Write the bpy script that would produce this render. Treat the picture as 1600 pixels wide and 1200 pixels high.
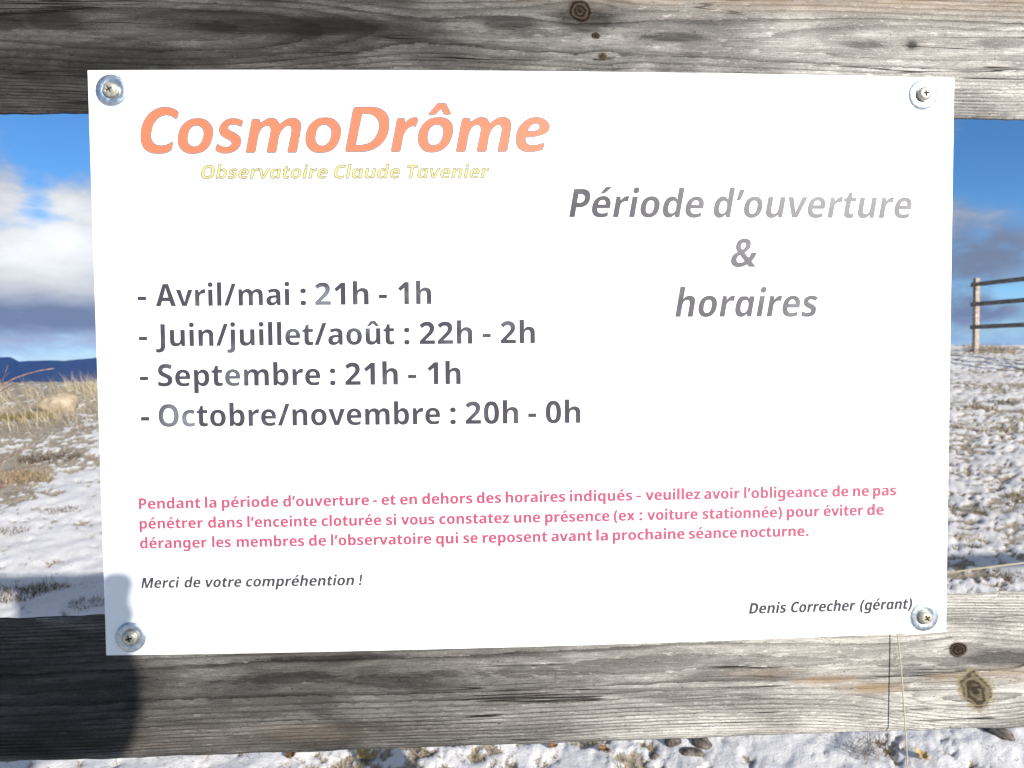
import bpy, bmesh, math, random
import numpy as np
from mathutils import Vector, Matrix
from mathutils.geometry import tessellate_polygon

for o in list(bpy.data.objects): bpy.data.objects.remove(o)
S = bpy.context.scene
COL = S.collection
rng = np.random.default_rng(7)
random.seed(7)

# ------------------------------------------------------------------ camera, sky, sun, exposure
SUN_TO = Vector((.615, -1.0, .41)).normalized()          # direction towards the sun
SUN_ELEV = math.asin(SUN_TO.z)
SUN_ROT = math.atan2(SUN_TO.x, SUN_TO.y)
EXPOSURE = .9
SUN_STRENGTH = 4.2
SKY_STRENGTH = .080

cd = bpy.data.cameras.new('camera'); cam = bpy.data.objects.new('camera', cd); COL.objects.link(cam)
cd.sensor_width = 36; cd.lens = 1190 / 1600 * 36
cd.clip_start = .01; cd.clip_end = 30000
cd.dof.use_dof = True; cd.dof.focus_distance = .54; cd.dof.aperture_fstop = 22
M = Matrix(((0.998713, 0.011207, -0.049472), (-0.049895, 0.041266, -0.997902), (-0.009142, 0.999085, 0.041772)))
cam.matrix_world = Matrix.Translation((-.04302, -.53334, .0079)) @ M.to_4x4()
S.camera = cam
S.view_settings.view_transform = 'Standard'; S.view_settings.look = 'None'
S.view_settings.gamma = 1; S.view_settings.exposure = EXPOSURE
S.view_settings.use_curve_mapping = False
S.cycles.use_denoising = True
S.cycles.volume_bounces = 0
S.cycles.max_bounces = 8

class NT:
    """small helper to write node trees"""
    def __init__(s, tree): s.t = tree; s.n = tree.nodes; s.l = tree.links
    def node(s, typ, **kw):
        n = s.n.new(typ)
        for k, v in kw.items(): setattr(n, k, v)
        return n
    def put(s, sock, v):
        if isinstance(v, bpy.types.NodeSocket): s.l.new(v, sock)
        elif v is not None: sock.default_value = v
    def math(s, op, a, b=None, c=None, clamp=False):
        n = s.node('ShaderNodeMath', operation=op, use_clamp=clamp)
        for i, v in enumerate((a, b, c)):
            if v is not None: s.put(n.inputs[i], v)
        return n.outputs[0]
    def add(s, a, b): return s.math('ADD', a, b)
    def mul(s, a, b): return s.math('MULTIPLY', a, b)
    def sub(s, a, b): return s.math('SUBTRACT', a, b)
    def rng(s, v, a, b, c=0., d=1., smooth=True):
        n = s.node('ShaderNodeMapRange', interpolation_type='SMOOTHSTEP' if smooth else 'LINEAR')
        for i, x in enumerate((v, a, b, c, d)): s.put(n.inputs[i], x)
        return n.outputs[0]
    def mix(s, f, a, b, blend='MIX'):
        n = s.node('ShaderNodeMix', data_type='RGBA', blend_type=blend)
        s.put(n.inputs[0], f)
        for i, v in ((6, a), (7, b)):
            if isinstance(v, tuple) and len(v) == 3: v = v + (1,)
            s.put(n.inputs[i], v)
        return n.outputs[2]
    def noise(s, vec, scale, detail=4, rough=.55, dist=0., out=0):
        n = s.node('ShaderNodeTexNoise'); s.put(n.inputs['Vector'], vec)
        n.inputs['Scale'].default_value = scale; n.inputs['Detail'].default_value = detail
        n.inputs['Roughness'].default_value = rough; n.inputs['Distortion'].default_value = dist
        return n.outputs[out]
    def scale(s, vec, sc, loc=(0, 0, 0)):
        n = s.node('ShaderNodeMapping'); s.put(n.inputs[0], vec)
        n.inputs['Scale'].default_value = sc; n.inputs['Location'].default_value = loc
        return n.outputs[0]
    def attr(s, name):
        return s.node('ShaderNodeAttribute', attribute_name=name).outputs['Fac']
    def obj(s): return s.node('ShaderNodeTexCoord').outputs['Object']
    def bump(s, h, strength, dist):
        n = s.node('ShaderNodeBump'); s.put(n.inputs['Height'], h)
        n.inputs['Strength'].default_value = strength; n.inputs['Distance'].default_value = dist
        return n.outputs[0]

def material(name, col=(.5, .5, .5), rough=.6, spec=.5, metal=0.):
    m = bpy.data.materials.new(name); m.use_nodes = True
    b = m.node_tree.nodes['Principled BSDF']
    b.inputs['Base Color'].default_value = tuple(col) + (1,)
    b.inputs['Roughness'].default_value = rough
    b.inputs['Specular IOR Level'].default_value = spec
    b.inputs['Metallic'].default_value = metal
    return m, NT(m.node_tree), b

# --- sky: physical sky with procedural clouds laid out by direction
W = bpy.data.worlds.new('World'); S.world = W; W.use_nodes = True
t = NT(W.node_tree); bg = W.node_tree.nodes['Background']
sky = t.node('ShaderNodeTexSky', sky_type='NISHITA', sun_disc=False)
sky.sun_elevation = SUN_ELEV; sky.sun_rotation = SUN_ROT
sky.altitude = 1300; sky.air_density = 1.0; sky.dust_density = .25; sky.ozone_density = 2.5
dirv = t.node('ShaderNodeTexCoord').outputs['Generated']
sp = t.node('ShaderNodeSeparateXYZ'); t.put(sp.inputs[0], dirv)
DEG = 57.29578
az = t.mul(t.math('ARCTAN2', sp.outputs[0], sp.outputs[1]), DEG)
el = t.mul(t.math('ARCSINE', sp.outputs[2]), DEG)
cv = t.node('ShaderNodeCombineXYZ'); t.put(cv.inputs[0], az); t.put(cv.inputs[1], el)
fbm = t.noise(t.scale(cv.outputs[0], (.075, .16, 1)), 1., 8, .58, .5)
fine = t.noise(t.scale(cv.outputs[0], (.16, .42, 1), (7, 3, 0)), 1., 6, .6, .3)
dens = t.add(t.mul(t.sub(fbm, .5), 1.9), t.mul(t.sub(fine, .5), 1.25))
def blobs(lst, base):
    acc = base
    for a0, e0, sa, se, amp in lst:
        u = t.math('DIVIDE', t.sub(az, a0), sa); v = t.math('DIVIDE', t.sub(el, e0), se)
        g = t.math('EXPONENT', t.mul(t.add(t.mul(u, u), t.mul(v, v)), -1.))
        acc = t.math('MULTIPLY_ADD', g, amp, acc)
    return acc
CLOUD_AT = [(-30, 16, 5, 1.5, -.5), (-29.5, 6.3, 7, 2.8, .75), (-26, 10.2, 2.8, 1.8, .42), (-31, 9.9, 1.3, 2.2, .3), (-28.6, 9.2, 1.2, 1.2, -.35),
            (-28, 3.0, 9, 1.2, .75), (-28, 1.2, 9, 1.0, .35),
            (35, 12.3, 3.5, 3.2, -.5), (32.6, 13.5, 1.5, 2, .3), (33, 4.2, 3.2, 3.2, .62), (36.2, 6.4, 3., 1.7, .62), (33, 9, 1.2, 1.6, .3), (34.5, 7.2, .6, .5, -.25), (36, 3.6, 1.2, .6, -.4), (35, 2.2, 4, .8, .42), (35, .6, 4, .7, .05)]
dens = blobs(CLOUD_AT, dens)
dens = t.add(dens, t.mul(t.rng(el, 20., 38.), .3))  # extra cloud high up and out of view, added for fill light
mask = t.rng(dens, .0, .62)
mask = t.mul(mask, t.rng(el, -2., .5))
lum = blobs([(-28.5, 6.6, 8, 2.6, .55), (-28, 2.8, 9, 1.2, -.20), (-28, .9, 9, .8, .16), (34.5, 4.5, 6, 4, -.08), (-27, 10, 5, 2, .25)], t.add(.37, t.add(t.mul(t.sub(fine, .5), .6), t.mul(t.sub(fbm, .5), .5))))
lum = t.add(t.math('MAXIMUM', lum, .27), t.mul(t.rng(el, 20., 38.), .32))  # unseen high clouds brightened to lift the ambient light
ccol = t.mix(t.rng(lum, .1, .75), (.66, .88, 1.35), (1.0, 1.02, 1.05))
cl = t.node('ShaderNodeVectorMath', operation='SCALE'); t.put(cl.inputs[0], ccol); t.put(cl.inputs['Scale'], t.mul(lum, 6.8))
hs = t.node('ShaderNodeHueSaturation'); hs.inputs['Saturation'].default_value = 1.12; t.put(hs.inputs['Color'], sky.outputs[0])
low = t.mix(t.rng(el, 0., 12.), (.60, .84, 1.18), (.46, .67, .86))
t.put(bg.inputs['Color'], t.mix(mask, t.mix(1., hs.outputs[0], low, 'MULTIPLY'), cl.outputs[0]))
bg.inputs['Strength'].default_value = SKY_STRENGTH

sd = bpy.data.lights.new('sun', 'SUN'); sun = bpy.data.objects.new('sun', sd); COL.objects.link(sun)
sd.energy = SUN_STRENGTH; sd.angle = math.radians(.7); sd.color = (1, .955, .89)
sun.rotation_euler = SUN_TO.to_track_quat('Z', 'Y').to_euler(); sun.location = SUN_TO * 20

# ------------------------------------------------------------------ helpers
def link(name, verts, faces, mat=None, parent=None, smooth=True, attrs=None, mats=None, midx=None):
    me = bpy.data.meshes.new(name)
    me.from_pydata([tuple(v) for v in verts] if not isinstance(verts, np.ndarray) else verts.tolist(), [], faces if not isinstance(faces, np.ndarray) else faces.tolist())
    me.update()
    o = bpy.data.objects.new(name, me); COL.objects.link(o)
    for m in (mats or ([mat] if mat else [])): me.materials.append(m)
    if midx is not None: me.polygons.foreach_set('material_index', np.asarray(midx, dtype=np.int32))
    me.polygons.foreach_set('use_smooth', np.full(len(me.polygons), smooth))
    for k, a in (attrs or {}).items():
        at = me.attributes.new(k, 'FLOAT', 'POINT'); at.data.foreach_set('value', np.asarray(a, dtype=np.float32).ravel())
    if parent: o.parent = parent
    return o
def thing(name, label, cat, loc=(0, 0, 0), group=None):
    o = bpy.data.objects.new(name, None); COL.objects.link(o); o.location = loc; o.empty_display_size = .05
    return tag(o, label, cat, group)
def tag(o, label, cat, group=None):
    o['label'] = label; o['category'] = cat
    if group: o['group'] = group
    return o
def kind(o, k): o['kind'] = k; return o

class MB:
    """collects shapes into one mesh"""
    def __init__(s): s.v = []; s.f = []
    def add(s, v, f):
        n = len(s.v); s.v += [tuple(p) for p in v]; s.f += [tuple(i + n for i in q) for q in f]
    def lathe(s, prof, n=40, c=(0, 0, 0)):
        """profile of (radius, y); axis along -y (towards the camera)"""
        v = []; f = []
        for r, y in prof:
            for k in range(n):
                a = 2 * math.pi * k / n; v.append((c[0] + r * math.cos(a), c[1] + y, c[2] + r * math.sin(a)))
        for i in range(len(prof) - 1):
            for k in range(n): f.append((i * n + k, i * n + (k + 1) % n, (i + 1) * n + (k + 1) % n, (i + 1) * n + k))
        s.add(v, f)
    def tube(s, pts, rad, n=6):
        P = [Vector(p) for p in pts]; v = []; f = []
        up = Vector((.3, .2, .9))
        for i, p in enumerate(P):
            d = (P[min(i + 1, len(P) - 1)] - P[max(i - 1, 0)]).normalized()
            a = d.cross(up); a = a.normalized() if a.length > 1e-4 else Vector((1, 0, 0)); b = d.cross(a)
            r = rad(i / (len(P) - 1)) if callable(rad) else rad
            for k in range(n):
                th = 2 * math.pi * k / n; v.append(p + a * r * math.cos(th) + b * r * math.sin(th))
        for i in range(len(P) - 1):
            for k in range(n): f.append((i * n + k, i * n + (k + 1) % n, (i + 1) * n + (k + 1) % n, (i + 1) * n + k))
        f.append(tuple(range(n))[::-1]); f.append(tuple(range((len(P) - 1) * n, len(P) * n)))
        s.add(v, f)
    def build(s, name, mat, parent=None, smooth=True): return link(name, s.v, s.f, mat, parent, smooth)

# numpy value noise
_T = rng.random((256, 256))
def vnoise(x, y):
    x = np.asarray(x, float); y = np.asarray(y, float)
    xi = np.floor(x).astype(int); yi = np.floor(y).astype(int); fx = x - xi; fy = y - yi
    fx = fx * fx * fx * (fx * (fx * 6 - 15) + 10); fy = fy * fy * fy * (fy * (fy * 6 - 15) + 10)
    g = lambda a, b: _T[a & 255, b & 255]
    return (g(xi, yi) * (1 - fx) + g(xi + 1, yi) * fx) * (1 - fy) + (g(xi, yi + 1) * (1 - fx) + g(xi + 1, yi + 1) * fx) * fy
def fbm2(x, y, oct=4, gain=.5):
    s = 0; a = 1; tot = 0
    for i in range(oct):
        s = s + a * (vnoise(x * 2 ** i + 17.3 * i, y * 2 ** i + 9.1 * i) - .5); tot += a; a *= gain
    return s / tot * 2
sstep = lambda v, a, b: (lambda q: q * q * (3 - 2 * q))(np.clip((np.asarray(v, float) - a) / (b - a), 0, 1))

# ------------------------------------------------------------------ ground: one sheet, snow thinly lying on short winter grass
GZ = -1.20
def terrain(x, y, detail=True):
    x = np.asarray(x, float); y = np.asarray(y, float)
    r = np.hypot(x, y + .53)
    w = sstep(x, -6, 8)
    a = .097 + .023 * sstep(x, -9, 0)
    yc = 11.2 + 3.9 * w
    yp = np.maximum(y, 0)
    rise = a * (yp - 2 * np.log1p(yp / 2))
    over = np.maximum(np.hypot(np.maximum(y, 0), 0) - yc, 0)
    fall = np.where(over < 6, .018 * over ** 2, .018 * 36 + .216 * (over - 6))
    z = GZ + rise * .885 - np.minimum(fall, 260)
    out = np.maximum(np.abs(x) - 25, 0) * .15
    back = np.maximum(-y - 20, 0) * .15
    z = z - np.minimum(out + back, 120)
    z = z + .05 * fbm2(x * .45 + 3, y * .45 + 8, 3) * sstep(r, 1.5, 6)
    if detail:
        z = z + .018 * fbm2(x * 2.1, y * 2.1, 4) * sstep(r, .6, 3)
        z = z + .012 * fbm2(x * 9, y * 9 + 4, 4, .6)
    return z
def bareness(x, y):
    """where the grass shows: >0.5 bare"""
    r = np.hypot(x, y + .53); azd = np.degrees(np.arctan2(x, y + .53))
    left = sstep(-azd, 5, 25)
    n = fbm2(x * 1.3 + 5, y * 1.3 + 2, 4, .6)
    f = fbm2(x * 7 + 1, y * 7 + 3, 4, .62)
    ff = fbm2(x * 22, y * 22 + 7, 3, .6)
    fff = fbm2(x * 55 + 2, y * 55 + 9, 2, .6)
    b = .33 + .27 * n + .24 * f + .34 * ff + .16 * fff
    # right-hand slope is patchier, left-hand snow is smoother up to the grassy crest
    b = b + (1 - left) * .10 * sstep(r, 3, 7) - left * .10 * (1 - sstep(r, 5.2, 7))
    crest = left * (sstep(r, 6.6, 10.4) * .27 + .05 * sstep(r, 4.4, 6))
    bush = left * np.exp(-((r - 7.0) / .8) ** 2 - ((azd + 31.5) / 2.6) ** 2) * .5
    b = b + crest + bush
    near = np.exp(-((r - 2.2) / .55) ** 2) * .09 * (1 - .4 * sstep(azd, 3, 12))
    return b - near

NA, NR = 760, 520
angs = np.concatenate([np.linspace(-48, 48, NA), np.linspace(48, 312, 90)[1:-1]])
rads = np.concatenate([[.02, .12, .25], np.geomspace(.36, 26, NR), np.geomspace(27, 2600, 46)])
A, Rr = np.meshgrid(np.radians(angs), rads)
GX = Rr * np.sin(A); GY = Rr * np.cos(A) - .53
Gz = terrain(GX, GY)
Bare = bareness(GX, GY)
snow = 1 - sstep(Bare, .34, .58)
rr = Rr
Gz = Gz + snow * (.012 + .006 * fbm2(GX * 16, GY * 16, 3)) * (1 + .6 * sstep(rr, 3, 9))
n_a, n_r = len(angs), len(rads)
idx = np.arange(n_a * n_r).reshape(n_r, n_a)
q = np.stack([idx[:-1], np.roll(idx, -1, 1)[:-1], np.roll(idx, -1, 1)[1:], idx[1:]], -1).reshape(-1, 4)
m, t, b = material('snowy_ground', rough=.85, spec=.25)
oc = t.obj()
sn = t.attr('snow')
n1 = t.noise(oc, 38, 5, .65); n2 = t.noise(oc, 150, 4, .6); n3 = t.noise(oc, 5, 4, .6)
mask = t.rng(t.add(sn, t.add(t.mul(t.sub(n1, .5), 1.25), t.mul(t.sub(n2, .5), 1.1))), .28, .62)
grass = t.mix(t.rng(n3, .35, .65), (.29, .245, .185), (.40, .35, .285))
grass = t.mix(t.rng(t.add(t.mul(n1, .5), t.mul(n2, .5)), .47, .58), grass, (.135, .112, .082))
grass = t.mix(t.rng(t.noise(oc, 90, 3), .52, .64), grass, (.34, .28, .19))
snowc = t.mix(t.rng(n3, .3, .7), (.60, .59, .575), (.70, .685, .67))
frost = t.attr('frost')                                    # thin wind-blown snow with grass showing through on the right-hand slope
snowc = t.mix(frost, snowc, t.mix(t.rng(n2, .35, .65), (.44, .42, .40), (.62, .605, .59)))
bits = t.math('MAXIMUM', t.rng(t.noise(oc, 75, 3, .6), .655, .70), t.rng(t.noise(t.scale(oc, (1, 1, 1), (3, 7, 1)), 26, 4, .6), .66, .70))
snowc = t.mix(t.mul(bits, .8), snowc, (.17, .145, .115))
t.put(b.inputs['Base Color'], t.mix(mask, grass, snowc))
t.put(b.inputs['Normal'], t.bump(t.add(t.mul(mask, .6), t.add(t.mul(n2, .35), t.mul(n1, .6))), .55, .012))
ground = kind(link('ground', np.stack([GX, GY, Gz], -1).reshape(-1, 3), q, m, attrs={'snow': snow, 'frost': np.clip(.25 + 1.1 * sstep(np.degrees(np.arctan2(GX, GY + .53)), -5, 20) * sstep(rr, 2.5, 6.5) * (.55 + .9 * fbm2(GX * .9, GY * .9, 3)), 0, 1)}), 'structure')

# ------------------------------------------------------------------ far hills, kilometres away below the summit
HP = [(-75, -.5), (-52, -.2), (-40, .15), (-34, .1), (-31.2, -.02), (-30.5, -.02), (-30.04, -.32), (-29.5, -.26), (-28.1, -.26), (-27.7, -.3), (-26.5, -.19), (-25.6, -.1), (-20, .05), (-8, -.2), (10, -.4), (25, -.35), (32.2, -.2), (33.0, -.13), (33.3, -.3), (36.5, -.32), (50, -.3), (75, -.4)]
ha = np.radians(np.linspace(-75, 75, 1500)); hd = np.array([1700, 2100, 2400, 2700, 2900, 3050, 3150, 3200, 3260, 3500, 4200], float)
hp = np.array([0, .12, .3, .5, .68, .84, .95, 1, .95, .7, 0.])
el_ = np.interp(np.degrees(ha), [p[0] for p in HP], [p[1] for p in HP])
el_ = el_ + .03 * fbm2(np.degrees(ha) * 1.1, ha * 0 + 3, 4, .6)
Ha, Hd = np.meshgrid(ha, hd); Hz = np.tan(np.radians(el_))[None, :] * 3200
bed = -285.
Hh = bed + (Hz - bed) * hp[:, None] + 22 * fbm2(np.degrees(Ha) * 2.2, Hd * .006, 4, .6) * (hp * (1 - hp) * 4)[:, None]
V = np.stack([Hd * np.sin(Ha), Hd * np.cos(Ha), Hh], -1).reshape(-1, 3)
i2 = np.arange(V.shape[0]).reshape(len(hd), len(ha))
q = np.stack([i2[:-1, :-1], i2[:-1, 1:], i2[1:, 1:], i2[1:, :-1]], -1).reshape(-1, 4)
m, t, b = material('forest_hill', rough=.95, spec=.1)
oc = t.obj()
t.put(b.inputs['Base Color'], t.mix(t.rng(t.noise(oc, .006, 5, .6), .35, .65), (.007, .013, .013), (.016, .022, .018)))
hills = kind(link('hills', V, q, m), 'structure')

# ------------------------------------------------------------------ the blue winter air between the summit and the hills
m = bpy.data.materials.new('mountain_air'); m.use_nodes = True
t = NT(m.node_tree); m.node_tree.nodes.remove(m.node_tree.nodes['Principled BSDF'])
pv = t.node('ShaderNodeVolumePrincipled'); pv.inputs['Color'].default_value = (.13, .33, 1.0, 1); pv.inputs['Density'].default_value = .00010
pv.inputs['Anisotropy'].default_value = .0
t.l.new(pv.outputs[0], m.node_tree.nodes['Material Output'].inputs['Volume'])
x, y0, y1, z0, z1 = 5200, -3000, 5200, -300, 60
haze = kind(link('haze', [(sx * x, yy, zz) for zz in (z0, z1) for sx, yy in ((-1, y0), (1, y0), (1, y1), (-1, y1))], [(0, 3, 2, 1), (4, 5, 6, 7), (0, 1, 5, 4), (1, 2, 6, 5), (2, 3, 7, 6), (3, 0, 4, 7)], m, smooth=False), 'stuff')
tag(haze, 'thin blue air fading the distant hills', 'haze')

# ------------------------------------------------------------------ weathered timber
def wood_material(name, light=(.067, .0645, .0605), dark=(.011, .0102, .0095), spec=.07, rough=.68):
    m, t, b = material(name, rough=rough, spec=spec)
    oc = t.obj()
    fib = t.noise(t.scale(oc, (14, 420, 620)), 1., 5, .65)
    fib2 = t.noise(t.scale(oc, (45, 900, 1500)), 1., 3, .6)
    blotch = t.noise(t.scale(oc, (22, 60, 95)), 1., 5, .62, .6)
    fleck = t.noise(t.scale(oc, (110, 300, 420)), 1., 4, .65)
    grit = t.noise(t.scale(oc, (700, 900, 1400)), 1., 3, .7)
    ring = t.add(t.attr('ring'), t.add(t.mul(t.sub(fib, .5), .5), t.add(t.mul(t.sub(blotch, .5), .6), t.mul(t.sub(fleck, .5), .35))))
    f = t.math('FRACT', ring)
    rid = t.math('FLOOR', ring)
    wn = t.node('ShaderNodeTexWhiteNoise', noise_dimensions='1D'); t.put(wn.inputs['W'], rid)
    late = t.mul(t.rng(f, .40, .93), t.rng(f, 1.0, .95))
    late = t.mul(late, t.add(.5, t.mul(wn.outputs[0], .5)))
    late = t.mul(late, t.rng(t.add(t.mul(blotch, .6), t.mul(fleck, .4)), .32, .58, .25, 1.))
    base = t.mix(t.rng(blotch, .32, .68), tuple(c * .62 for c in light), light)
    base = t.mix(t.mul(t.rng(fib, .35, .7), .55), base, tuple(c * .55 for c in light))
    base = t.mix(t.mul(t.rng(fib2, .5, .72), .45), base, tuple(min(1, c * 1.7) for c in light))
    base = t.mix(t.mul(t.rng(fleck, .56, .72), .42), base, tuple(min(1, c * 2.3) for c in light))
    big = t.noise(t.scale(oc, (9, 26, 42), (3, 1, 2)), 1., 4, .6, .8)
    base = t.mix(t.sub(1., t.mul(t.attr('sheen_bleach'), .45)), base, t.mix(t.rng(big, .36, .64), (.55, .545, .54), (1.42, 1.42, 1.42)), 'MULTIPLY')
    base = t.mix(t.mul(t.rng(fleck, .46, .34), .75), base, tuple(c * .5 for c in light))
    base = t.mix(t.mul(t.rng(grit, .54, .70), .65), base, tuple(c * .3 for c in light))
    base = t.mix(t.mul(t.rng(grit, .46, .32), .24), base, tuple(min(1, c * 1.9) for c in light))
    base = t.mix(t.mul(t.rng(t.noise(t.scale(oc, (260, 300, 500)), 1., 2), .66, .74), .8), base, dark)
    bl = t.attr('sheen_bleach')
    base = t.mix(t.mul(bl, .8), base, t.mix(1., base, (7.6, 7.45, 7.15), 'MULTIPLY'))  # lightens the wood, including the sun sheen painted towards the right
    col = t.mix(t.mul(late, t.sub(.92, t.mul(bl, .22))), base, dark)
    ck = t.noise(t.scale(oc, (3.2, 70, 95), (1, 5, 3)), 1., 3, .5, .25)
    crack = t.mul(t.rng(t.math('ABSOLUTE', t.sub(ck, .5)), .016, .003), t.rng(t.noise(t.scale(oc, (8, 30, 40), (9, 2, 4)), 1., 2), .50, .62))
    col = t.mix(t.mul(crack, .9), col, (.006, .005, .0045))
    stain_shade = t.mul(t.attr('stain_shade'), t.rng(fib, .2, .6, 1., .86))  # wood stains, plus shade painted on the lower rail's left end
    col = t.mix(t.math('MINIMUM', t.mul(stain_shade, .95), .93), col, tuple(c * .8 for c in dark))
    wob = t.math('SINE', t.add(t.mul(t.attr('knot'), 19.), t.add(t.mul(fleck, 5.), t.mul(blotch, 15.))))
    warm = t.mix(t.rng(fib, .3, .7), (.17, .105, .055), (.27, .19, .11))
    col = t.mix(t.math('MINIMUM', t.mul(t.attr('warm'), t.rng(blotch, .3, .6, .3, 1.)), .85), col, warm)
    kn = t.attr('knot')
    kcol = t.mix(t.rng(wob, -.6, .8), t.mix(t.attr('pale'), (.010, .008, .006), (.045, .036, .022)), t.mix(t.attr('pale'), (.055, .038, .026), (.135, .11, .070)))
    core = t.mul(t.rng(kn, .62, .92), t.rng(fleck, .62, .45))
    kcol = t.mix(t.mul(core, .9), kcol, (.022, .016, .010))
    rim = t.mul(t.rng(kn, .0, .12), t.rng(kn, .55, .25))
    col = t.mix(t.rng(kn, .12, .4), col, kcol)
    col = t.mix(t.mul(t.mul(rim, t.attr('pale')), t.rng(fleck, .4, .6)), col, (.21, .175, .10))
    t.put(b.inputs['Base Color'], col)
    t.put(b.inputs['Roughness'], t.add(rough, t.add(t.mul(late, .22), t.mul(t.attr('stain_shade'), .2))))
    h = t.add(t.mul(late, -.7), t.add(t.mul(fib, .5), t.add(t.mul(fib2, .35), t.add(t.mul(fleck, .35), t.add(t.mul(t.rng(kn, .1, .6), -.5), t.mul(crack, -1.2))))))
    t.put(b.inputs['Normal'], t.bump(h, .55, .0016))
    return m
WOOD = wood_material('weathered_pine')
FARWOOD = wood_material('weathered_pine_far', light=(.29, .24, .195), dark=(.11, .09, .07), rough=.7, spec=.1)

def rail(name, parent, x0, x1, z0, z1, y0, y1, zc, dp, k, seed, knots=(), stain_shades=(), warms=(), sheen_bleach=None, dense=None, mat=None, wav=.016):
    """a sawn board cut from a log: growth rings are real distances from a wandering pith line"""
    xs = np.arange(x0, x1 + .02, .04)
    if dense: xs = np.unique(np.round(np.concatenate([xs[(xs < dense[0]) | (xs > dense[1])], np.arange(dense[0], dense[1], .0022)]), 5))
    nf = 64 if dense else 14; c = .0045
    front = [(y0, z) for z in np.linspace(z1 - c, z0 + c, nf)]
    arc = lambda cy, cz, a0, a1: [(cy + c * math.cos(a), cz + c * math.sin(a)) for a in np.linspace(a0, a1, 5)[1:-1]]
    # a half-log: flat sawn face, rounded waney back
    back = [(y0 + c * .6 + (y1 - y0 - c * .6) * math.sin(a) ** 1.5, (z0 + z1) / 2 - (z1 - z0) / 2 * math.cos(a)) for a in np.linspace(0, math.pi, 22)]
    prof = front + [(y0 + .0013, z0 + .0013)] + back + [(y0 + .0013, z1 - .0013)]
    P = np.array(prof); n = len(P)
    X = np.repeat(xs, n); Y = np.tile(P[:, 0], len(xs)); Z = np.tile(P[:, 1], len(xs))
    zz = Z.copy()
    edge = sstep(np.abs(Z - (z0 + z1) / 2) / ((z1 - z0) / 2), .9, 1)
    Z = Z + np.sign(Z - (z0 + z1) / 2) * edge * .0011 * fbm2(X * 38 + seed, np.sign(Z) * 3 + seed, 4, .6)
    kn = np.zeros_like(X); pale = np.zeros_like(X)
    for (kx, kz, ra, rb, ang, pl, push) in knots:
        ca, sa = math.cos(ang), math.sin(ang)
        dx, dz = X - kx, zz - kz
        a = (dx * ca + dz * sa) / ra; bb = (-dx * sa + dz * ca) / rb
        d = np.hypot(a, bb) * (1 + .34 * fbm2(X * 130 + seed, zz * 130, 3))
        v = np.clip(1.12 - d, 0, 1.12); kn = np.maximum(kn, v); pale = np.maximum(pale, pl * (d < 1.5))
        s = max(ra, rb)
        zz = zz - np.sign(dz) * push * s * np.exp(-(dx / (3.2 * s)) ** 2) * np.exp(-np.abs(dz) / (1.6 * s)) * (1 - np.exp(-(dz / (.25 * s)) ** 2))
    pz = zc + .010 * fbm2(X * 2.3 + seed, X * 0 + 1, 2)
    pd = dp + wav * (.3 + .7 * sstep(-X, -.02, .12)) * fbm2(X * 3.1 + seed * 3, X * 0 + 5, 3)
    R = np.hypot(zz - pz, Y - y0 + pd)
    R = R + .0009 * fbm2(X * 7 + seed, zz * 60, 3)
    ring = k * R ** 2 / (1 + 4. * R) + 300
    st = np.zeros_like(X)
    for (sx, sz, a, bb, amp) in stain_shades:
        dd = ((X - sx) / a) ** 2 + ((Z - sz) / bb * (1 + .35 * fbm2(X * 45 + 3, Z * 170 + seed, 3))) ** 2
        st = np.maximum(st, amp * np.clip(1.6 * np.exp(-dd ** 1.4) , 0, 1))
    wm = np.zeros_like(X)
    for (sx, sz, a, bb, amp) in warms:
        wm = np.maximum(wm, amp * np.exp(-(((X - sx) / a) ** 2 + ((Z - sz) / bb) ** 2) ** 1.5))
    bl = sheen_bleach(X, Z) if sheen_bleach else np.zeros_like(X)
    i = np.arange(len(X)).reshape(len(xs), n)
    q = np.stack([i[:-1], i[1:], np.roll(i, -1, 1)[1:], np.roll(i, -1, 1)[:-1]], -1).reshape(-1, 4).tolist()
    q += [tuple(range(n)), tuple(range((len(xs) - 1) * n, len(xs) * n))[::-1]]
    return link(name, np.stack([X, Y, Z], -1), q, mat or WOOD, parent, attrs=dict(ring=ring, knot=kn, pale=pale, stain_shade=st, warm=wm, sheen_bleach=bl))

def post(parent, x, y, zb, zt, w, d, seed, mat=None):
    """square post with a slightly weather-rounded top"""
    nz = 24; zs = np.linspace(zb, zt - .008, nz)
    c = .006
    base = []
    for sx, sy, a0 in ((1, -1, -.5), (1, 1, 0), (-1, 1, .5), (-1, -1, 1.)):
        for a in np.linspace(a0 * math.pi, (a0 + .5) * math.pi, 4): base.append((sx * (w / 2 - c) + c * math.cos(a), sy * (d / 2 - c) + c * math.sin(a)))
    n = len(base); v = []
    for k, z in enumerate(zs): v += [(x + px, y + py, z) for px, py in base]
    v += [(x + px * .86, y + py * .86, zt) for px, py in base]
    f = []
    for k in range(nz):
        for j in range(n): f.append((k * n + j, k * n + (j + 1) % n, (k + 1) * n + (j + 1) % n, (k + 1) * n + j))
    f.append(tuple(range(nz * n, nz * n + n))); f.append(tuple(range(n))[::-1])
    V = np.array(v); R = np.hypot(V[:, 0] - x + .01, V[:, 1] - y)
    z0 = np.zeros(len(V))
    return link('post', V, f, mat or WOOD, parent, attrs=dict(ring=R * 330 + 50 + .6 * fbm2(V[:, 2] * 3 + seed, V[:, 0] * 20, 2), knot=z0, pale=z0, stain_shade=z0 + .15, warm=z0, sheen_bleach=z0 + .2))

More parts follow.
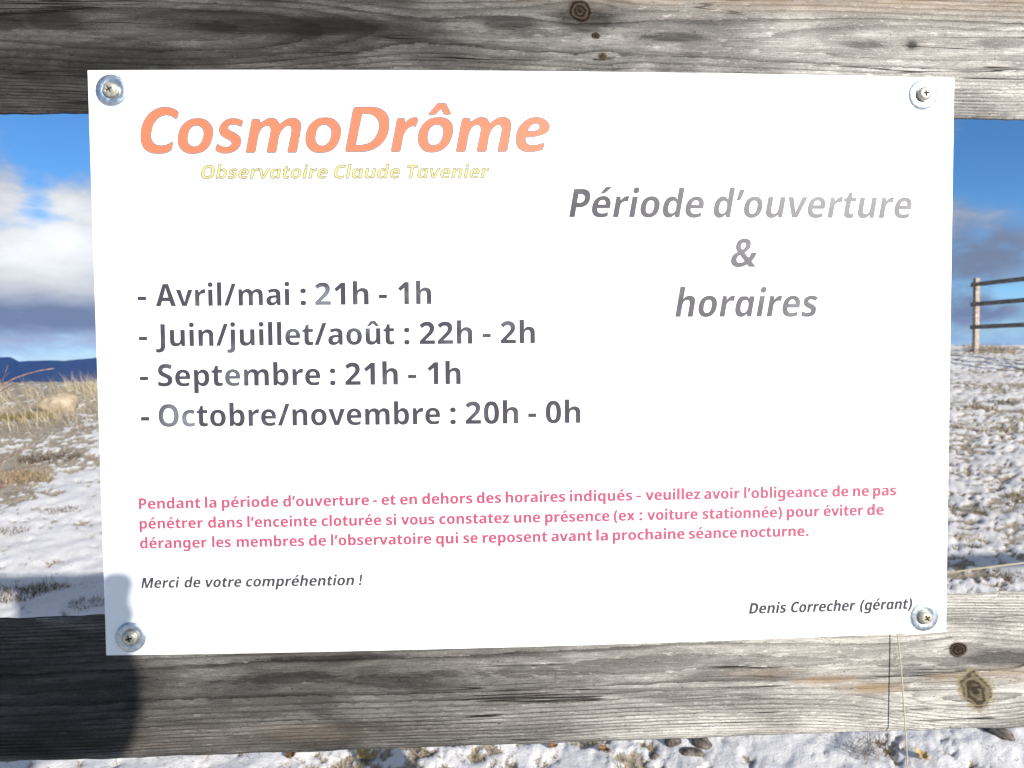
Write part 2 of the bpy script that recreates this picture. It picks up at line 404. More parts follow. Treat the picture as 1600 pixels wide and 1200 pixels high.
near = thing('wooden_fence', 'weathered grey wooden fence whose two rails carry the white notice board', 'fence', (0, 0, 0))
YF, YB = .0036, .036
posts_x = [-4.18, -1.78, .62, 3.02, 5.42, 7.82]
rk = dict(x0=-1.776, x1=.616)
sheen_top = lambda X, Z: np.clip(.95 * sstep(X, -.16, .30) + .25 * fbm2(X * 9, Z * 40, 3) * sstep(X, -.3, .1), 0, 1)  # sun sheen growing to the right, painted into the wood colour
sheen_low = lambda X, Z: np.clip(.85 * sstep(X, -.10, .26) + .24 + .3 * fbm2(X * 8 + 4, Z * 45, 3), 0, 1)  # the lower rail's painted sheen, over an even mottled lightening
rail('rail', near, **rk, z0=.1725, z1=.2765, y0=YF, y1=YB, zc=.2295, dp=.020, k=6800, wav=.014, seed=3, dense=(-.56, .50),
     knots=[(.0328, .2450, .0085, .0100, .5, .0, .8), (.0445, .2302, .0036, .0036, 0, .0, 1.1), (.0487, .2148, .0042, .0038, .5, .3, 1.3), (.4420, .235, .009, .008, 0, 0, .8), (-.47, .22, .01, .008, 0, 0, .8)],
     stain_shades=[(-.168, .232, .075, .0065, 1.), (-.215, .2385, .06, .0045, .8), (-.324, .2335, .020, .006, .9), (-.357, .2315, .018, .005, .9), (-.016, .2355, .020, .0042, .85), (.098, .2275, .024, .0032, .75), (.236, .2238, .016, .0030, .7),
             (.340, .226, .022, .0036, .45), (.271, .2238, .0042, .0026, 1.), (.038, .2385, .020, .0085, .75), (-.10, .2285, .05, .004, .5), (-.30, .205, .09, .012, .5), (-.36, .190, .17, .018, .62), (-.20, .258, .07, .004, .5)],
     warms=[(.24, .262, .24, .016, .75), (-.10, .257, .03, .004, .4)], sheen_bleach=sheen_top)
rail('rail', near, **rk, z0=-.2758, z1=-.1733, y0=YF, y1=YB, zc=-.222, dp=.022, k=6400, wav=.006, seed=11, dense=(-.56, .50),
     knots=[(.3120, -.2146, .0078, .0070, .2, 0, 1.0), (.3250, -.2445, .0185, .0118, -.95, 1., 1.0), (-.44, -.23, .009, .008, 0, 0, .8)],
     stain_shades=[(-.145, -.2075, .055, .0020, .9), (-.17, -.2250, .10, .006, .55), (-.02, -.2250, .09, .007, .5), (.150, -.2290, .045, .0055, .6), (.350, -.2210, .036, .0075, .7), (.296, -.2290, .030, .004, .5), (.07, -.2180, .05, .004, .45), (-.35, -.225, .09, .045, .75), (-.22, -.235, .09, .012, .45)],  # the big left-end patch deepens the photographer's cast shadow in colour
     warms=[(.212, -.2345, .024, .0032, .8), (.246, -.2415, .026, .0042, .9), (.170, -.2280, .03, .0035, .4), (.352, -.2345, .03, .006, .6), (.300, -.2360, .014, .004, .6), (-.2, -.262, .12, .008, .14)], sheen_bleach=sheen_low)
for a, b_ in zip(posts_x, posts_x[1:]):
    for z0 in (-.2758, .1725, -.722):
        if a == -1.78 and z0 > -.5: continue
        rail('rail', near, a + .004, b_ - .004 if b_ < 7 else b_ + .1, z0, z0 + .103, YF, YB, z0 + .07, .03, 5200, a * 3 + z0, sheen_bleach=lambda X, Z: np.clip(.6 + .4 * fbm2(X * 5, Z * 40, 3), 0, 1))
for x in posts_x:
    post(near, x, YB + .0515, terrain(x, .08, False) - .25, .37, .095, .10, x)

# the far stretch of the same enclosure, on the brow of the slope
FX, FY = 10.365, 14.807
fz = float(terrain(FX, FY)) - .01
far = thing('wooden_fence', 'far three rail fence with its end post on the snowy brow', 'fence', (FX, FY, fz))
fd = Vector((.135, -1.05, 0)).normalized(); fl = 2.35
post(far, 0, 0, -.3, 1.545, .092, .095, 4, FARWOOD)
for k in (1, 2, 3):
    px_, py_ = fd.x * fl * k, fd.y * fl * k
    post(far, px_, py_, float(terrain(FX + px_, FY + py_)) - fz - .3, 1.545, .105, .10, k, FARWOOD)
for zc in (1.41, 1.005, .535):
    for k in range(3):
        r = rail('rail', far, -.06 if k == 0 else .003, fl - .003, zc - .044, zc + .044, -.0180, .0180, zc + .02, .03, 2400, zc * 7 + k, mat=FARWOOD)
        ang = math.atan2(fd.y, fd.x)
        dz0 = dz1 = 0
        off = Vector((fd.y, -fd.x, 0)) * .070
        r.location = Vector((fd.x * fl * k, fd.y * fl * k, dz0)) + off
        r.rotation_euler = (0, -math.atan2(dz1 - dz0, fl), ang)

FONT = {
 'b': {
  '!': (288, '207,241 82,241 57,714 232,714/56,72 56,117q 105,156q 144,156 182,156q 231,117q 231,72 231,28q 182,-13q 144,-13 105,-13q 56,28q'),
  '&': (750, '311,724 402,724q 507,637q 507,560 507,498q 434,409q 377,373 505,246 524,273q 552,343q 560,383 713,383 698,315q 642,190q 606,147 752,0 559,0 499,62 471,41q 412,9q 334,-10q 278,-10 203,-10q 96,42q 40,134q 40,193 40,239q 72,311q 134,370q 178,394 158,418q 126,469q 107,526q 107,560 107,633q 214,724q/260,309 238,295q 209,263q 193,226q 193,203 193,162q 247,112q 292,112 332,112q 390,138q 409,155/309,620 281,620q 244,588q 244,557 244,530q 273,482q 297,457 335,480q 371,532q 371,561 371,590q 336,620q'),
  '(': (343, '40,274 40,398q 112,624q 187,714 313,714 245,621q 174,394q 174,275 174,158q 245,-66q 312,-158 187,-158 112,-71q 40,151q'),
  ')': (343, '303,274 303,151q 230,-71q 156,-158 31,-158 98,-66q 169,158q 169,275 169,394q 98,621q 30,714 156,714 230,624q 303,398q'),
  '-': (320, '29,205 29,331 291,331 291,205'),
  '.': (287, '56,72 56,117q 105,156q 144,156 182,156q 231,116q 231,72 231,28q 182,-13q 144,-13 105,-13q 56,28q'),
  '/': (417, '7,0 273,714 412,714 146,0'),
  '0': (567, '527,357 527,271q 502,136q 444,40q 351,-10q 283,-10 200,-10q 92,76q 40,241q 40,357 40,474q 88,638q 195,724q 283,724 367,724q 475,638q 527,473q/190,357 190,275q 207,167q 247,113q 283,113 319,113q 360,166q 378,275q 378,357 378,438q 360,547q 319,602q 283,602 248,602q 207,547q 190,438q'),
  '1': (567, '412,0 261,0 261,411 261,429q 262,476q 263,527q 264,550 251,535q 229,513q 214,500 137,435 58,531 279,714 412,714'),
  '2': (567, '523,0 36,0 36,105 210,287 263,344q 327,419q 355,480q 355,514 355,556q 304,597q 266,597 226,597q 157,561q 115,525 34,622 65,650q 134,696q 221,724q 279,724 349,724q 449,675q 504,588q 504,531 504,473q 462,377q 378,281q 317,222 227,132 227,127 523,127'),
  ':': (278, '54,71 54,116q 103,154q 140,154 175,154q 224,116q 224,71 224,27q 175,-13q 140,-13 104,-13q 54,27q/54,473 54,518q 103,556q 140,556 175,556q 224,518q 224,473 224,429q 175,389q 140,389 104,389q 54,429q'),
  'A': (673, '509,0 457,168 216,168 163,0 0,0 242,717 429,717 672,0/375,455 370,470q 355,528q 340,590q 336,609 332,587q 318,529q 304,475q 299,455 250,295 423,295'),
  'C': (624, '388,598 346,598q 280,564q 234,501q 209,412q 209,355 209,280q 250,172q 332,116q 394,116 439,116q 523,138q 565,155 565,26 522,7q 431,-10q 376,-10 266,-10q 123,81q 54,246q 54,356 54,437q 97,572q 182,670q 307,724q 388,724 440,724q 546,701q 594,677 545,556 509,574q 432,598q'),
  'D': (712, '659,369 659,247q 570,82q 408,0q 295,0 82,0 82,714 312,714 422,714q 576,635q 659,481q/502,363 502,441q 458,541q 372,590q 308,590 233,590 233,126 293,126 400,126q 502,244q'),
  'J': (315, '12,-211 -16,-211q -59,-205q -76,-200 -76,-79 -60,-83q -26,-89q -6,-89 24,-89q 63,-64q 83,-10q 83,34 83,714 234,714 234,45 234,-47q 178,-160q 79,-211q'),
  'M': (924, '390,0 213,554 209,554 212,533q 215,468q 218,394q 218,359 218,0 82,0 82,714 289,714 460,182 464,182 635,714 841,714 841,0 700,0 700,363 700,396q 702,467q 706,531q 707,553 703,553 527,0'),
  'O': (768, '714,358 714,275q 674,140q 593,42q 469,-10q 384,-10 299,-10q 174,42q 93,140q 54,275q 54,359 54,471q 125,635q 272,725q 385,725 497,725q 643,634q 714,469q/212,358 212,283q 248,175q 324,118q 384,118 445,118q 520,175q 555,283q 555,358 555,471q 475,599q 385,599 324,599q 248,541q 212,434q'),
  'P': (606, '302,714 436,714q 565,599q 565,494 565,446q 537,360q 474,292q 370,253q 295,253 233,253 233,0 82,0 82,714/295,590 233,590 233,378 281,378 322,378q 381,400q 413,449q 413,489 413,538q 356,590q'),
  'S': (551, '514,207 514,146q 454,48q 338,-10q 250,-10 207,-10q 136,-2q 74,16q 45,31 45,169 93,145q 203,116q 253,116 290,116q 338,136q 362,171q 362,194 362,219q 336,253q 276,287q 224,309 169,333q 92,388q 51,467q 51,525 51,589q 114,678q 225,724q 298,724 362,724q 465,697q 507,678 462,557 420,576q 335,599q 295,599 263,599q 222,582q 202,551q 202,531 202,506q 228,471q 289,438q 342,414 397,391q 474,336q 514,262q'),
  'T': (560, '355,0 205,0 205,588 19,588 19,714 541,714 541,588 355,588'),
  'a': (583, '309,556 409,556q 514,459q 514,364 514,0 410,0 382,74 378,74 356,45q 308,8q 246,-10q 202,-10 154,-10q 80,28q 39,105q 39,161 39,247q 159,333q 278,338 366,341 366,359 366,407q 324,447q 285,447 250,447q 174,423q 137,406 94,508 136,531q 245,556q/311,251 244,248q 190,206q 190,167 190,133q 228,99q 259,99 305,99q 367,156q 367,207 367,253'),
  'b': (617, '220,581 220,552q 216,497q 214,475 220,475 242,510q 314,556q 370,556 460,556q 570,412q 570,274 570,181q 519,54q 428,-10q 367,-10 309,-10q 242,32q 220,59 210,59 186,0 71,0 71,760 220,760/322,437 285,437q 240,404q 220,339q 220,288 220,269 220,190q 265,111q 324,111 371,111q 419,195q 419,276 419,356q 372,437q'),
  'c': (502, '303,-10 225,-10q 109,49q 46,174q 46,270 46,369q 115,495q 235,556q 313,556 360,556q 442,537q 475,520 431,406 402,419q 343,436q 314,436 276,436q 224,399q 197,326q 197,271 197,217q 225,146q 276,111q 313,111 353,111q 428,134q 460,153 460,31 430,12q 353,-10q'),
  'd': (617, '246,-10 157,-10q 46,134q 46,273 46,412q 158,556q 250,556 287,556q 343,536q 384,499q 399,476 404,476 401,496q 396,558q 396,584 396,760 545,760 545,0 431,0 402,69 396,69 382,47q 341,11q 284,-10q/297,109 356,109q 405,181q 405,256 405,273 405,352q 358,435q 296,435 249,435q 197,351q 197,271 197,190q 249,109q'),
  'e': (581, '298,556 372,556q 479,498q 537,388q 537,308 537,235 196,235 198,172q 267,101q 332,101 382,101q 463,121q 506,142 506,29 467,9q 379,-10q 316,-10 236,-10q 114,51q 46,176q 46,270 46,365q 108,492q 222,556q/301,450 258,450q 204,392q 199,335 398,335 398,369q 376,420q 333,450q'),
  'g': (617, '249,556 303,556q 377,514q 401,477 406,477 419,546 545,546 545,0 545,-79q 487,-185q 368,-240q 276,-240 215,-240q 118,-224q 76,-207 76,-80 121,-100q 213,-121q 272,-121 333,-121q 397,-65q 397,-12 397,1 397,15q 400,55q 402,71 397,71 374,34q 302,-10q 247,-10 155,-10q 46,136q 46,272 46,408q 156,556q/296,438 264,438q 219,400q 197,325q 197,270 197,187q 248,108q 299,108 327,108q 368,125q 393,161q 406,215q 406,252 406,275 406,330q 384,402q 336,438q'),
  'h': (632, '220,605 220,562q 215,497q 213,476 220,476 237,504q 283,539q 341,556q 374,556 431,556q 516,514q 563,426q 563,356 563,0 415,0 415,319 415,378q 375,437q 332,437 289,437q 240,395q 220,316q 220,257 220,0 71,0 71,760 220,760'),
  'i': (292, '220,546 220,0 72,0 72,546/147,761 180,761q 228,729q 228,687 228,647q 180,614q 147,614 113,614q 66,647q 66,687 66,729q 112,761q'),
  'j': (292, '41,-240 17,-240q -32,-233q -50,-228 -50,-110 -35,-114q -7,-120q 10,-120 36,-120q 71,-86q 71,-37 71,546 220,546 220,-59 220,-110q 184,-192q 105,-240q/66,687 66,729q 112,761q 146,761 180,761q 227,729q 227,687 227,647q 179,614q 146,614 112,614q 66,647q'),
  'l': (291, '220,0 71,0 71,760 220,760'),
  'm': (948, '696,556 786,556q 879,461q 879,356 879,0 731,0 731,319 731,381q 692,437q 651,437 595,437q 549,352q 549,273 549,0 401,0 401,319 401,359q 384,412q 350,437q 322,437 283,437q 238,395q 220,315q 220,257 220,0 71,0 71,546 185,546 207,476 212,476 227,502q 273,537q 334,556q 371,556 430,556q 508,514q 529,475 535,475 561,515q 645,556q'),
  'n': (632, '375,556 463,556q 563,461q 563,356 563,0 415,0 415,319 415,377q 375,437q 331,437 267,437q 220,345q 220,257 220,0 71,0 71,546 185,546 206,474 212,474 229,501q 278,537q 339,556q'),
  'o': (609, '563,274 563,208q 527,102q 460,29q 364,-10q 303,-10 246,-10q 151,28q 83,102q 46,207q 46,274 46,364q 108,490q 224,556q 306,556 381,556q 497,491q 563,365q/197,274 197,221q 219,144q 267,104q 305,104 343,104q 389,144q 411,221q 411,274 411,329q 389,403q 342,442q 304,442 248,442q 197,356q'),
  'p': (617, '370,556 463,556q 570,412q 570,274 570,182q 518,55q 427,-10q 367,-10 329,-10q 273,10q 233,42q 220,61 214,61 216,41q 220,-6q 220,-30 220,-240 71,-240 71,546 192,546 213,475 220,475 235,499q 275,535q 332,556q/321,437 284,437q 240,405q 221,340q 220,290 220,273 220,221q 238,148q 284,111q 322,111 355,111q 398,149q 419,222q 419,276 419,357q 370,437q'),
  'q': (617, '397,-13 397,6q 399,50q 402,71 396,71 376,36q 303,-10q 246,-10 157,-10q 46,134q 46,272 46,365q 97,491q 189,556q 249,556 307,556q 379,511q 401,476 406,476 419,546 545,546 545,-240 397,-240/299,108 338,108q 384,140q 405,204q 405,253 405,275 405,355q 359,438q 297,438 246,438q 197,350q 197,270 197,188q 247,108q'),
  'r': (435, '365,556 380,556q 413,553q 423,550 409,409 398,412q 369,416q 349,416 326,416q 280,401q 242,368q 220,316q 220,278 220,0 71,0 71,546 184,546 206,455 213,455 228,483q 275,529q 333,556q'),
  's': (487, '447,161 447,109q 399,32q 301,-10q 227,-10 171,-10q 85,5q 44,22 44,147 87,126q 185,103q 222,103 265,103q 306,128q 306,151 306,166q 286,189q 235,215q 187,234 140,254q 76,297q 43,358q 43,402 43,477q 160,556q 255,556 306,556q 395,534q 440,514 398,412 361,429q 285,450q 254,450 221,450q 185,429q 185,410 185,395q 205,374q 256,350q 302,331 349,311q 414,268q 447,207q'),
  't': (409, '300,109 323,109q 364,119q 383,125 383,15 359,4q 297,-10q 256,-10 207,-10q 132,23q 89,101q 89,171 89,433 21,433 21,498 101,546 143,662 238,662 238,546 376,546 376,433 238,433 238,179 238,144q 271,109q'),
  'u': (632, '561,546 561,0 447,0 427,70 419,70 403,42q 352,7q 290,-10q 257,-10 200,-10q 115,32q 69,121q 69,190 69,546 217,546 217,228 217,169q 257,110q 300,110 344,110q 393,151q 412,230q 412,287 412,546'),
  'v': (556, '201,0 0,546 156,546 253,228 257,216q 266,183q 273,149q 275,135 278,135 280,148q 287,181q 297,214q 300,226 400,546 556,546 354,0'),
  'x': (572, '187,279 18,546 186,546 286,374 387,546 555,546 384,279 563,0 395,0 286,185 177,0 10,0'),
  'z': (477, '448,0 29,0 29,88 271,432 43,432 43,546 439,546 439,450 204,115 448,115'),
  'é': (581, '298,556 372,556q 479,498q 537,388q 537,308 537,235 196,235 198,172q 267,101q 332,101 382,101q 463,121q 506,142 506,29 467,9q 379,-10q 316,-10 236,-10q 114,51q 46,176q 46,270 46,365q 108,492q 222,556q/301,450 258,450q 204,392q 199,335 398,335 398,369q 376,420q 333,450q/489,756 475,742q 431,702q 379,659q 329,620q 310,606 211,606 211,619 227,639q 269,690q 309,744q 323,766 489,766'),
  'û': (632, '561,546 561,0 447,0 427,70 419,70 403,42q 352,7q 290,-10q 257,-10 200,-10q 115,32q 69,121q 69,190 69,546 217,546 217,228 217,169q 257,110q 300,110 344,110q 393,151q 412,230q 412,287 412,546/391,766 405,743q 448,689q 494,637q 512,619 512,606 415,606 390,621q 341,662q 316,686 290,662q 243,623q 219,606 121,606 121,619 140,638q 185,690q 229,744q 242,766'),
  '’': (223, '203,713 210,702 201,665q 174,573q 142,481q 126,444 18,444 24,475q 39,546q 51,618q 62,685q 65,713'),
 },
}
# title letters: closed outlines on the board, 1/100 mm from its centre
TITLE = [
 '-25413,14412 -25570,14418 -25728,14432 -25880,14460 -26022,14511 -26128,14570 -26230,14642 -26322,14725 -26399,14818 -26456,14919 -26498,15031 -26530,15149 -26553,15266 -26566,15377 -26569,15489 -26566,15602 -26559,15714 -26547,15843 -26529,15972 -26504,16100 -26470,16225 -26427,16349 -26375,16471 -26315,16590 -26247,16703 -26156,16834 -26052,16960 -25939,17077 -25816,17179 -25703,17257 -25582,17327 -25456,17386 -25328,17433 -25202,17464 -25072,17486 -24942,17496 -24812,17494 -24699,17483 -24585,17463 -24473,17435 -24366,17397 -24288,17362 -24213,17321 -24139,17276 -24065,17230 -23994,17124 -24110,16774 -24201,16720 -24245,16756 -24288,16792 -24334,16825 -24381,16854 -24434,16882 -24489,16907 -24546,16927 -24603,16945 -24666,16960 -24730,16971 -24795,16977 -24859,16978 -24933,16970 -25007,16954 -25080,16933 -25150,16905 -25239,16859 -25324,16802 -25404,16737 -25478,16667 -25539,16602 -25596,16532 -25649,16458 -25695,16381 -25741,16283 -25779,16179 -25809,16073 -25835,15966 -25853,15887 -25868,15807 -25880,15727 -25886,15647 -25887,15574 -25886,15501 -25878,15428 -25862,15359 -25837,15289 -25803,15221 -25763,15157 -25715,15102 -25654,15053 -25583,15013 -25507,14981 -25430,14957 -25344,14939 -25255,14931 -25165,14932 -25077,14939 -24994,14953 -24912,14975 -24831,15003 -24752,15034 -24687,15063 -24623,15096 -24560,15131 -24498,15167 -24422,15112 -24554,14648 -24622,14603 -24690,14561 -24760,14522 -24832,14489 -24903,14465 -24975,14446 -25049,14431 -25123,14420 -25195,14413 -25268,14410 -25341,14410',
 '-24085,15351 -24077,15464 -24061,15577 -24038,15689 -24008,15798 -23975,15898 -23936,15997 -23891,16092 -23837,16181 -23776,16260 -23708,16335 -23634,16404 -23556,16468 -23472,16529 -23384,16586 -23292,16635 -23197,16675 -23088,16705 -22975,16724 -22860,16734 -22746,16737 -22626,16736 -22504,16728 -22385,16708 -22275,16672 -22189,16626 -22106,16568 -22030,16502 -21960,16431 -21899,16358 -21842,16280 -21794,16197 -21759,16110 -21741,16026 -21733,15937 -21732,15847 -21736,15758 -21747,15645 -21767,15532 -21794,15420 -21828,15310 -21867,15197 -21913,15085 -21967,14978 -22032,14878 -22103,14792 -22182,14710 -22269,14637 -22362,14575 -22453,14529 -22550,14492 -22651,14463 -22751,14439 -22861,14416 -22972,14400 -23083,14391 -23193,14392 -23300,14402 -23408,14418 -23512,14445 -23609,14484 -23698,14534 -23782,14595 -23859,14665 -23924,14742 -23968,14808 -24006,14879 -24037,14954 -24061,15031 -24076,15108 -24084,15189 -24086,15270/-23458,15316 -23459,15396 -23450,15476 -23435,15557 -23418,15636 -23396,15727 -23371,15819 -23339,15906 -23296,15988 -23251,16051 -23200,16113 -23143,16167 -23081,16211 -23006,16244 -22924,16267 -22839,16277 -22758,16273 -22693,16258 -22628,16233 -22567,16200 -22513,16161 -22464,16110 -22420,16051 -22385,15987 -22359,15920 -22345,15851 -22340,15779 -22343,15705 -22350,15632 -22367,15533 -22394,15435 -22429,15339 -22473,15248 -22514,15174 -22560,15101 -22613,15033 -22673,14977 -22743,14929 -22823,14889 -22906,14862 -22988,14850 -23054,14853 -23121,14865 -23185,14886 -23244,14915 -23289,14947 -23332,14986 -23370,15029 -23401,15076 -23425,15131 -23442,15191 -23452,15254',
 '-15513,15384 -15506,15497 -15491,15611 -15469,15723 -15439,15833 -15407,15933 -15369,16033 -15323,16129 -15270,16218 -15210,16298 -15141,16373 -15067,16443 -14990,16507 -14906,16569 -14818,16626 -14725,16676 -14631,16716 -14521,16747 -14408,16766 -14292,16776 -14177,16780 -14056,16779 -13934,16771 -13815,16752 -13704,16716 -13616,16670 -13533,16612 -13456,16546 -13385,16475 -13323,16403 -13266,16324 -13217,16241 -13181,16154 -13162,16069 -13153,15980 -13152,15890 -13155,15800 -13165,15687 -13185,15573 -13212,15460 -13244,15350 -13283,15237 -13329,15124 -13382,15016 -13447,14916 -13517,14829 -13597,14747 -13684,14673 -13776,14610 -13867,14564 -13965,14527 -14066,14497 -14167,14472 -14276,14449 -14388,14432 -14500,14424 -14611,14424 -14718,14433 -14826,14450 -14931,14476 -15029,14515 -15118,14565 -15203,14626 -15281,14696 -15347,14773 -15392,14839 -15430,14911 -15462,14986 -15487,15062 -15503,15140 -15511,15221 -15513,15303/-14884,15351 -14885,15431 -14876,15512 -14862,15593 -14845,15672 -14824,15764 -14799,15856 -14767,15944 -14725,16026 -14681,16090 -14630,16152 -14573,16207 -14511,16250 -14436,16284 -14353,16307 -14268,16318 -14186,16314 -14121,16299 -14056,16275 -13994,16241 -13940,16202 -13889,16152 -13845,16092 -13809,16028 -13783,15961 -13768,15892 -13763,15819 -13765,15745 -13772,15672 -13788,15573 -13814,15474 -13850,15378 -13892,15286 -13933,15211 -13979,15138 -14032,15070 -14092,15013 -14162,14965 -14242,14924 -14325,14896 -14408,14884 -14473,14887 -14541,14899 -14606,14920 -14665,14949 -14711,14981 -14754,15020 -14792,15063 -14824,15110 -14849,15165 -14866,15226 -14877,15289',
 '-20314,16730 -20412,16730 -20510,16723 -20608,16708 -20701,16683 -20788,16648 -20874,16604 -20954,16551 -21027,16492 -21092,16429 -21151,16359 -21203,16284 -21244,16205 -21269,16136 -21288,16063 -21299,15989 -21299,15917 -21289,15850 -21269,15783 -21242,15719 -21209,15660 -21158,15599 -21095,15545 -21026,15497 -20957,15452 -20887,15413 -20813,15380 -20740,15346 -20671,15306 -20627,15278 -20582,15249 -20542,15217 -20513,15178 -20499,15148 -20489,15115 -20483,15081 -20484,15049 -20499,15009 -20528,14971 -20563,14936 -20600,14905 -20661,14867 -20730,14839 -20804,14820 -20876,14810 -20956,14811 -21038,14824 -21119,14847 -21196,14875 -21254,14902 -21310,14933 -21364,14968 -21418,15004 -21500,14973 -21588,14636 -21535,14596 -21480,14557 -21425,14521 -21367,14491 -21261,14452 -21148,14427 -21033,14414 -20918,14409 -20812,14412 -20705,14423 -20600,14443 -20498,14472 -20392,14513 -20288,14563 -20191,14624 -20106,14695 -20036,14772 -19973,14858 -19922,14952 -19888,15048 -19874,15118 -19868,15192 -19870,15266 -19881,15336 -19903,15405 -19935,15472 -19975,15536 -20020,15593 -20075,15645 -20138,15690 -20206,15730 -20273,15770 -20353,15811 -20436,15846 -20517,15883 -20591,15931 -20634,15963 -20678,15998 -20714,16035 -20732,16075 -20729,16115 -20714,16158 -20690,16200 -20664,16235 -20621,16271 -20568,16297 -20510,16316 -20453,16331 -20389,16341 -20324,16343 -20259,16339 -20195,16330 -20125,16312 -20057,16285 -19991,16253 -19924,16217 -19828,16201 -19709,16489 -19755,16585 -19798,16607 -19841,16628 -19885,16648 -19930,16665 -20023,16693 -20119,16713 -20217,16725',
 '-19535,14517 -19317,15591 -19100,16600 -19034,16673 -18664,16689 -18569,16615 -18567,16407 -18512,16442 -18457,16477 -18401,16511 -18345,16544 -18281,16583 -18217,16623 -18152,16659 -18085,16688 -18006,16713 -17925,16731 -17842,16741 -17761,16742 -17686,16735 -17609,16720 -17537,16696 -17473,16662 -17427,16619 -17387,16567 -17351,16510 -17317,16453 -17296,16418 -17277,16382 -17258,16345 -17239,16309 -17188,16359 -17135,16409 -17082,16456 -17026,16501 -16956,16551 -16884,16599 -16809,16641 -16732,16677 -16646,16709 -16556,16735 -16465,16752 -16376,16757 -16293,16751 -16209,16736 -16128,16712 -16055,16676 -16000,16638 -15947,16592 -15901,16540 -15866,16484 -15842,16418 -15829,16345 -15825,16269 -15823,16195 -15828,16099 -15843,16003 -15862,15906 -15879,15810 -15912,15625 -15949,15441 -15986,15256 -16024,15072 -16051,14935 -16078,14798 -16105,14662 -16132,14525 -16214,14461 -16699,14452 -16745,14526 -16719,14639 -16692,14751 -16665,14864 -16639,14976 -16596,15160 -16552,15344 -16512,15529 -16478,15715 -16464,15787 -16447,15861 -16437,15933 -16440,16003 -16452,16061 -16471,16120 -16497,16173 -16532,16212 -16577,16234 -16631,16246 -16688,16249 -16741,16244 -16802,16224 -16861,16189 -16917,16145 -16970,16100 -17037,16037 -17098,15966 -17153,15890 -17202,15812 -17244,15728 -17280,15640 -17311,15550 -17338,15459 -17367,15348 -17389,15236 -17408,15123 -17429,15010 -17452,14889 -17475,14769 -17498,14648 -17520,14528 -17602,14454 -18086,14449 -18143,14529 -18113,14666 -18083,14802 -18054,14939 -18024,15075 -17987,15235 -17948,15395 -17911,15555 -17881,15717 -17866,15789 -17849,15863 -17838,15935 -17842,16005 -17857,16063 -17879,16123 -17910,16175 -17950,16214 -17989,16231 -18034,16242 -18081,16247 -18127,16246 -18186,16235 -18245,16213 -18302,16183 -18354,16150 -18423,16095 -18484,16028 -18538,15954 -18586,15878 -18631,15788 -18667,15692 -18696,15593 -18723,15494 -18751,15383 -18773,15270 -18793,15157 -18814,15045 -18841,14916 -18868,14788 -18895,14660 -18923,14531 -19005,14451 -19489,14446',
 '-5341,14571 -5131,15656 -4923,16675 -4857,16749 -4481,16767 -4383,16693 -4379,16483 -4324,16519 -4268,16554 -4212,16589 -4155,16623 -4091,16663 -4026,16703 -3960,16740 -3892,16770 -3812,16795 -3730,16814 -3646,16825 -3564,16826 -3487,16819 -3409,16805 -3335,16781 -3270,16746 -3222,16704 -3181,16652 -3144,16594 -3108,16537 -3087,16502 -3066,16465 -3047,16429 -3028,16392 -2976,16443 -2923,16493 -2869,16541 -2812,16587 -2742,16638 -2669,16686 -2594,16730 -2515,16766 -2428,16799 -2337,16826 -2245,16843 -2154,16849 -2069,16844 -1983,16829 -1901,16805 -1826,16770 -1769,16731 -1715,16685 -1668,16633 -1631,16576 -1605,16510 -1592,16436 -1586,16360 -1584,16285 -1588,16188 -1601,16091 -1620,15993 -1637,15896 -1668,15709 -1703,15522 -1739,15335 -1775,15149 -1801,15011 -1827,14873 -1853,14734 -1879,14596 -1962,14531 -2456,14520 -2504,14594 -2478,14708 -2452,14822 -2426,14935 -2401,15049 -2359,15235 -2317,15422 -2278,15608 -2246,15796 -2232,15869 -2216,15943 -2206,16017 -2210,16088 -2223,16146 -2243,16205 -2270,16259 -2307,16298 -2352,16320 -2407,16331 -2466,16334 -2520,16329 -2582,16309 -2641,16272 -2698,16228 -2751,16182 -2818,16118 -2880,16046 -2935,15969 -2984,15890 -3026,15805 -3061,15716 -3091,15625 -3119,15533 -3146,15421 -3168,15307 -3186,15193 -3205,15079 -3228,14957 -3249,14836 -3271,14714 -3293,14592 -3375,14517 -3868,14509 -3926,14590 -3897,14728 -3869,14866 -3840,15004 -3811,15142 -3775,15304 -3738,15465 -3702,15627 -3673,15790 -3659,15864 -3642,15938 -3632,16011 -3637,16082 -3653,16140 -3677,16200 -3709,16253 -3750,16292 -3789,16309 -3835,16320 -3883,16324 -3929,16323 -3990,16312 -4049,16289 -4107,16259 -4160,16225 -4229,16169 -4290,16101 -4344,16026 -4392,15949 -4437,15858 -4472,15761 -4501,15661 -4527,15561 -4554,15449 -4575,15335 -4594,15221 -4614,15107 -4640,14977 -4666,14848 -4692,14718 -4719,14588 -4801,14507 -5292,14500',
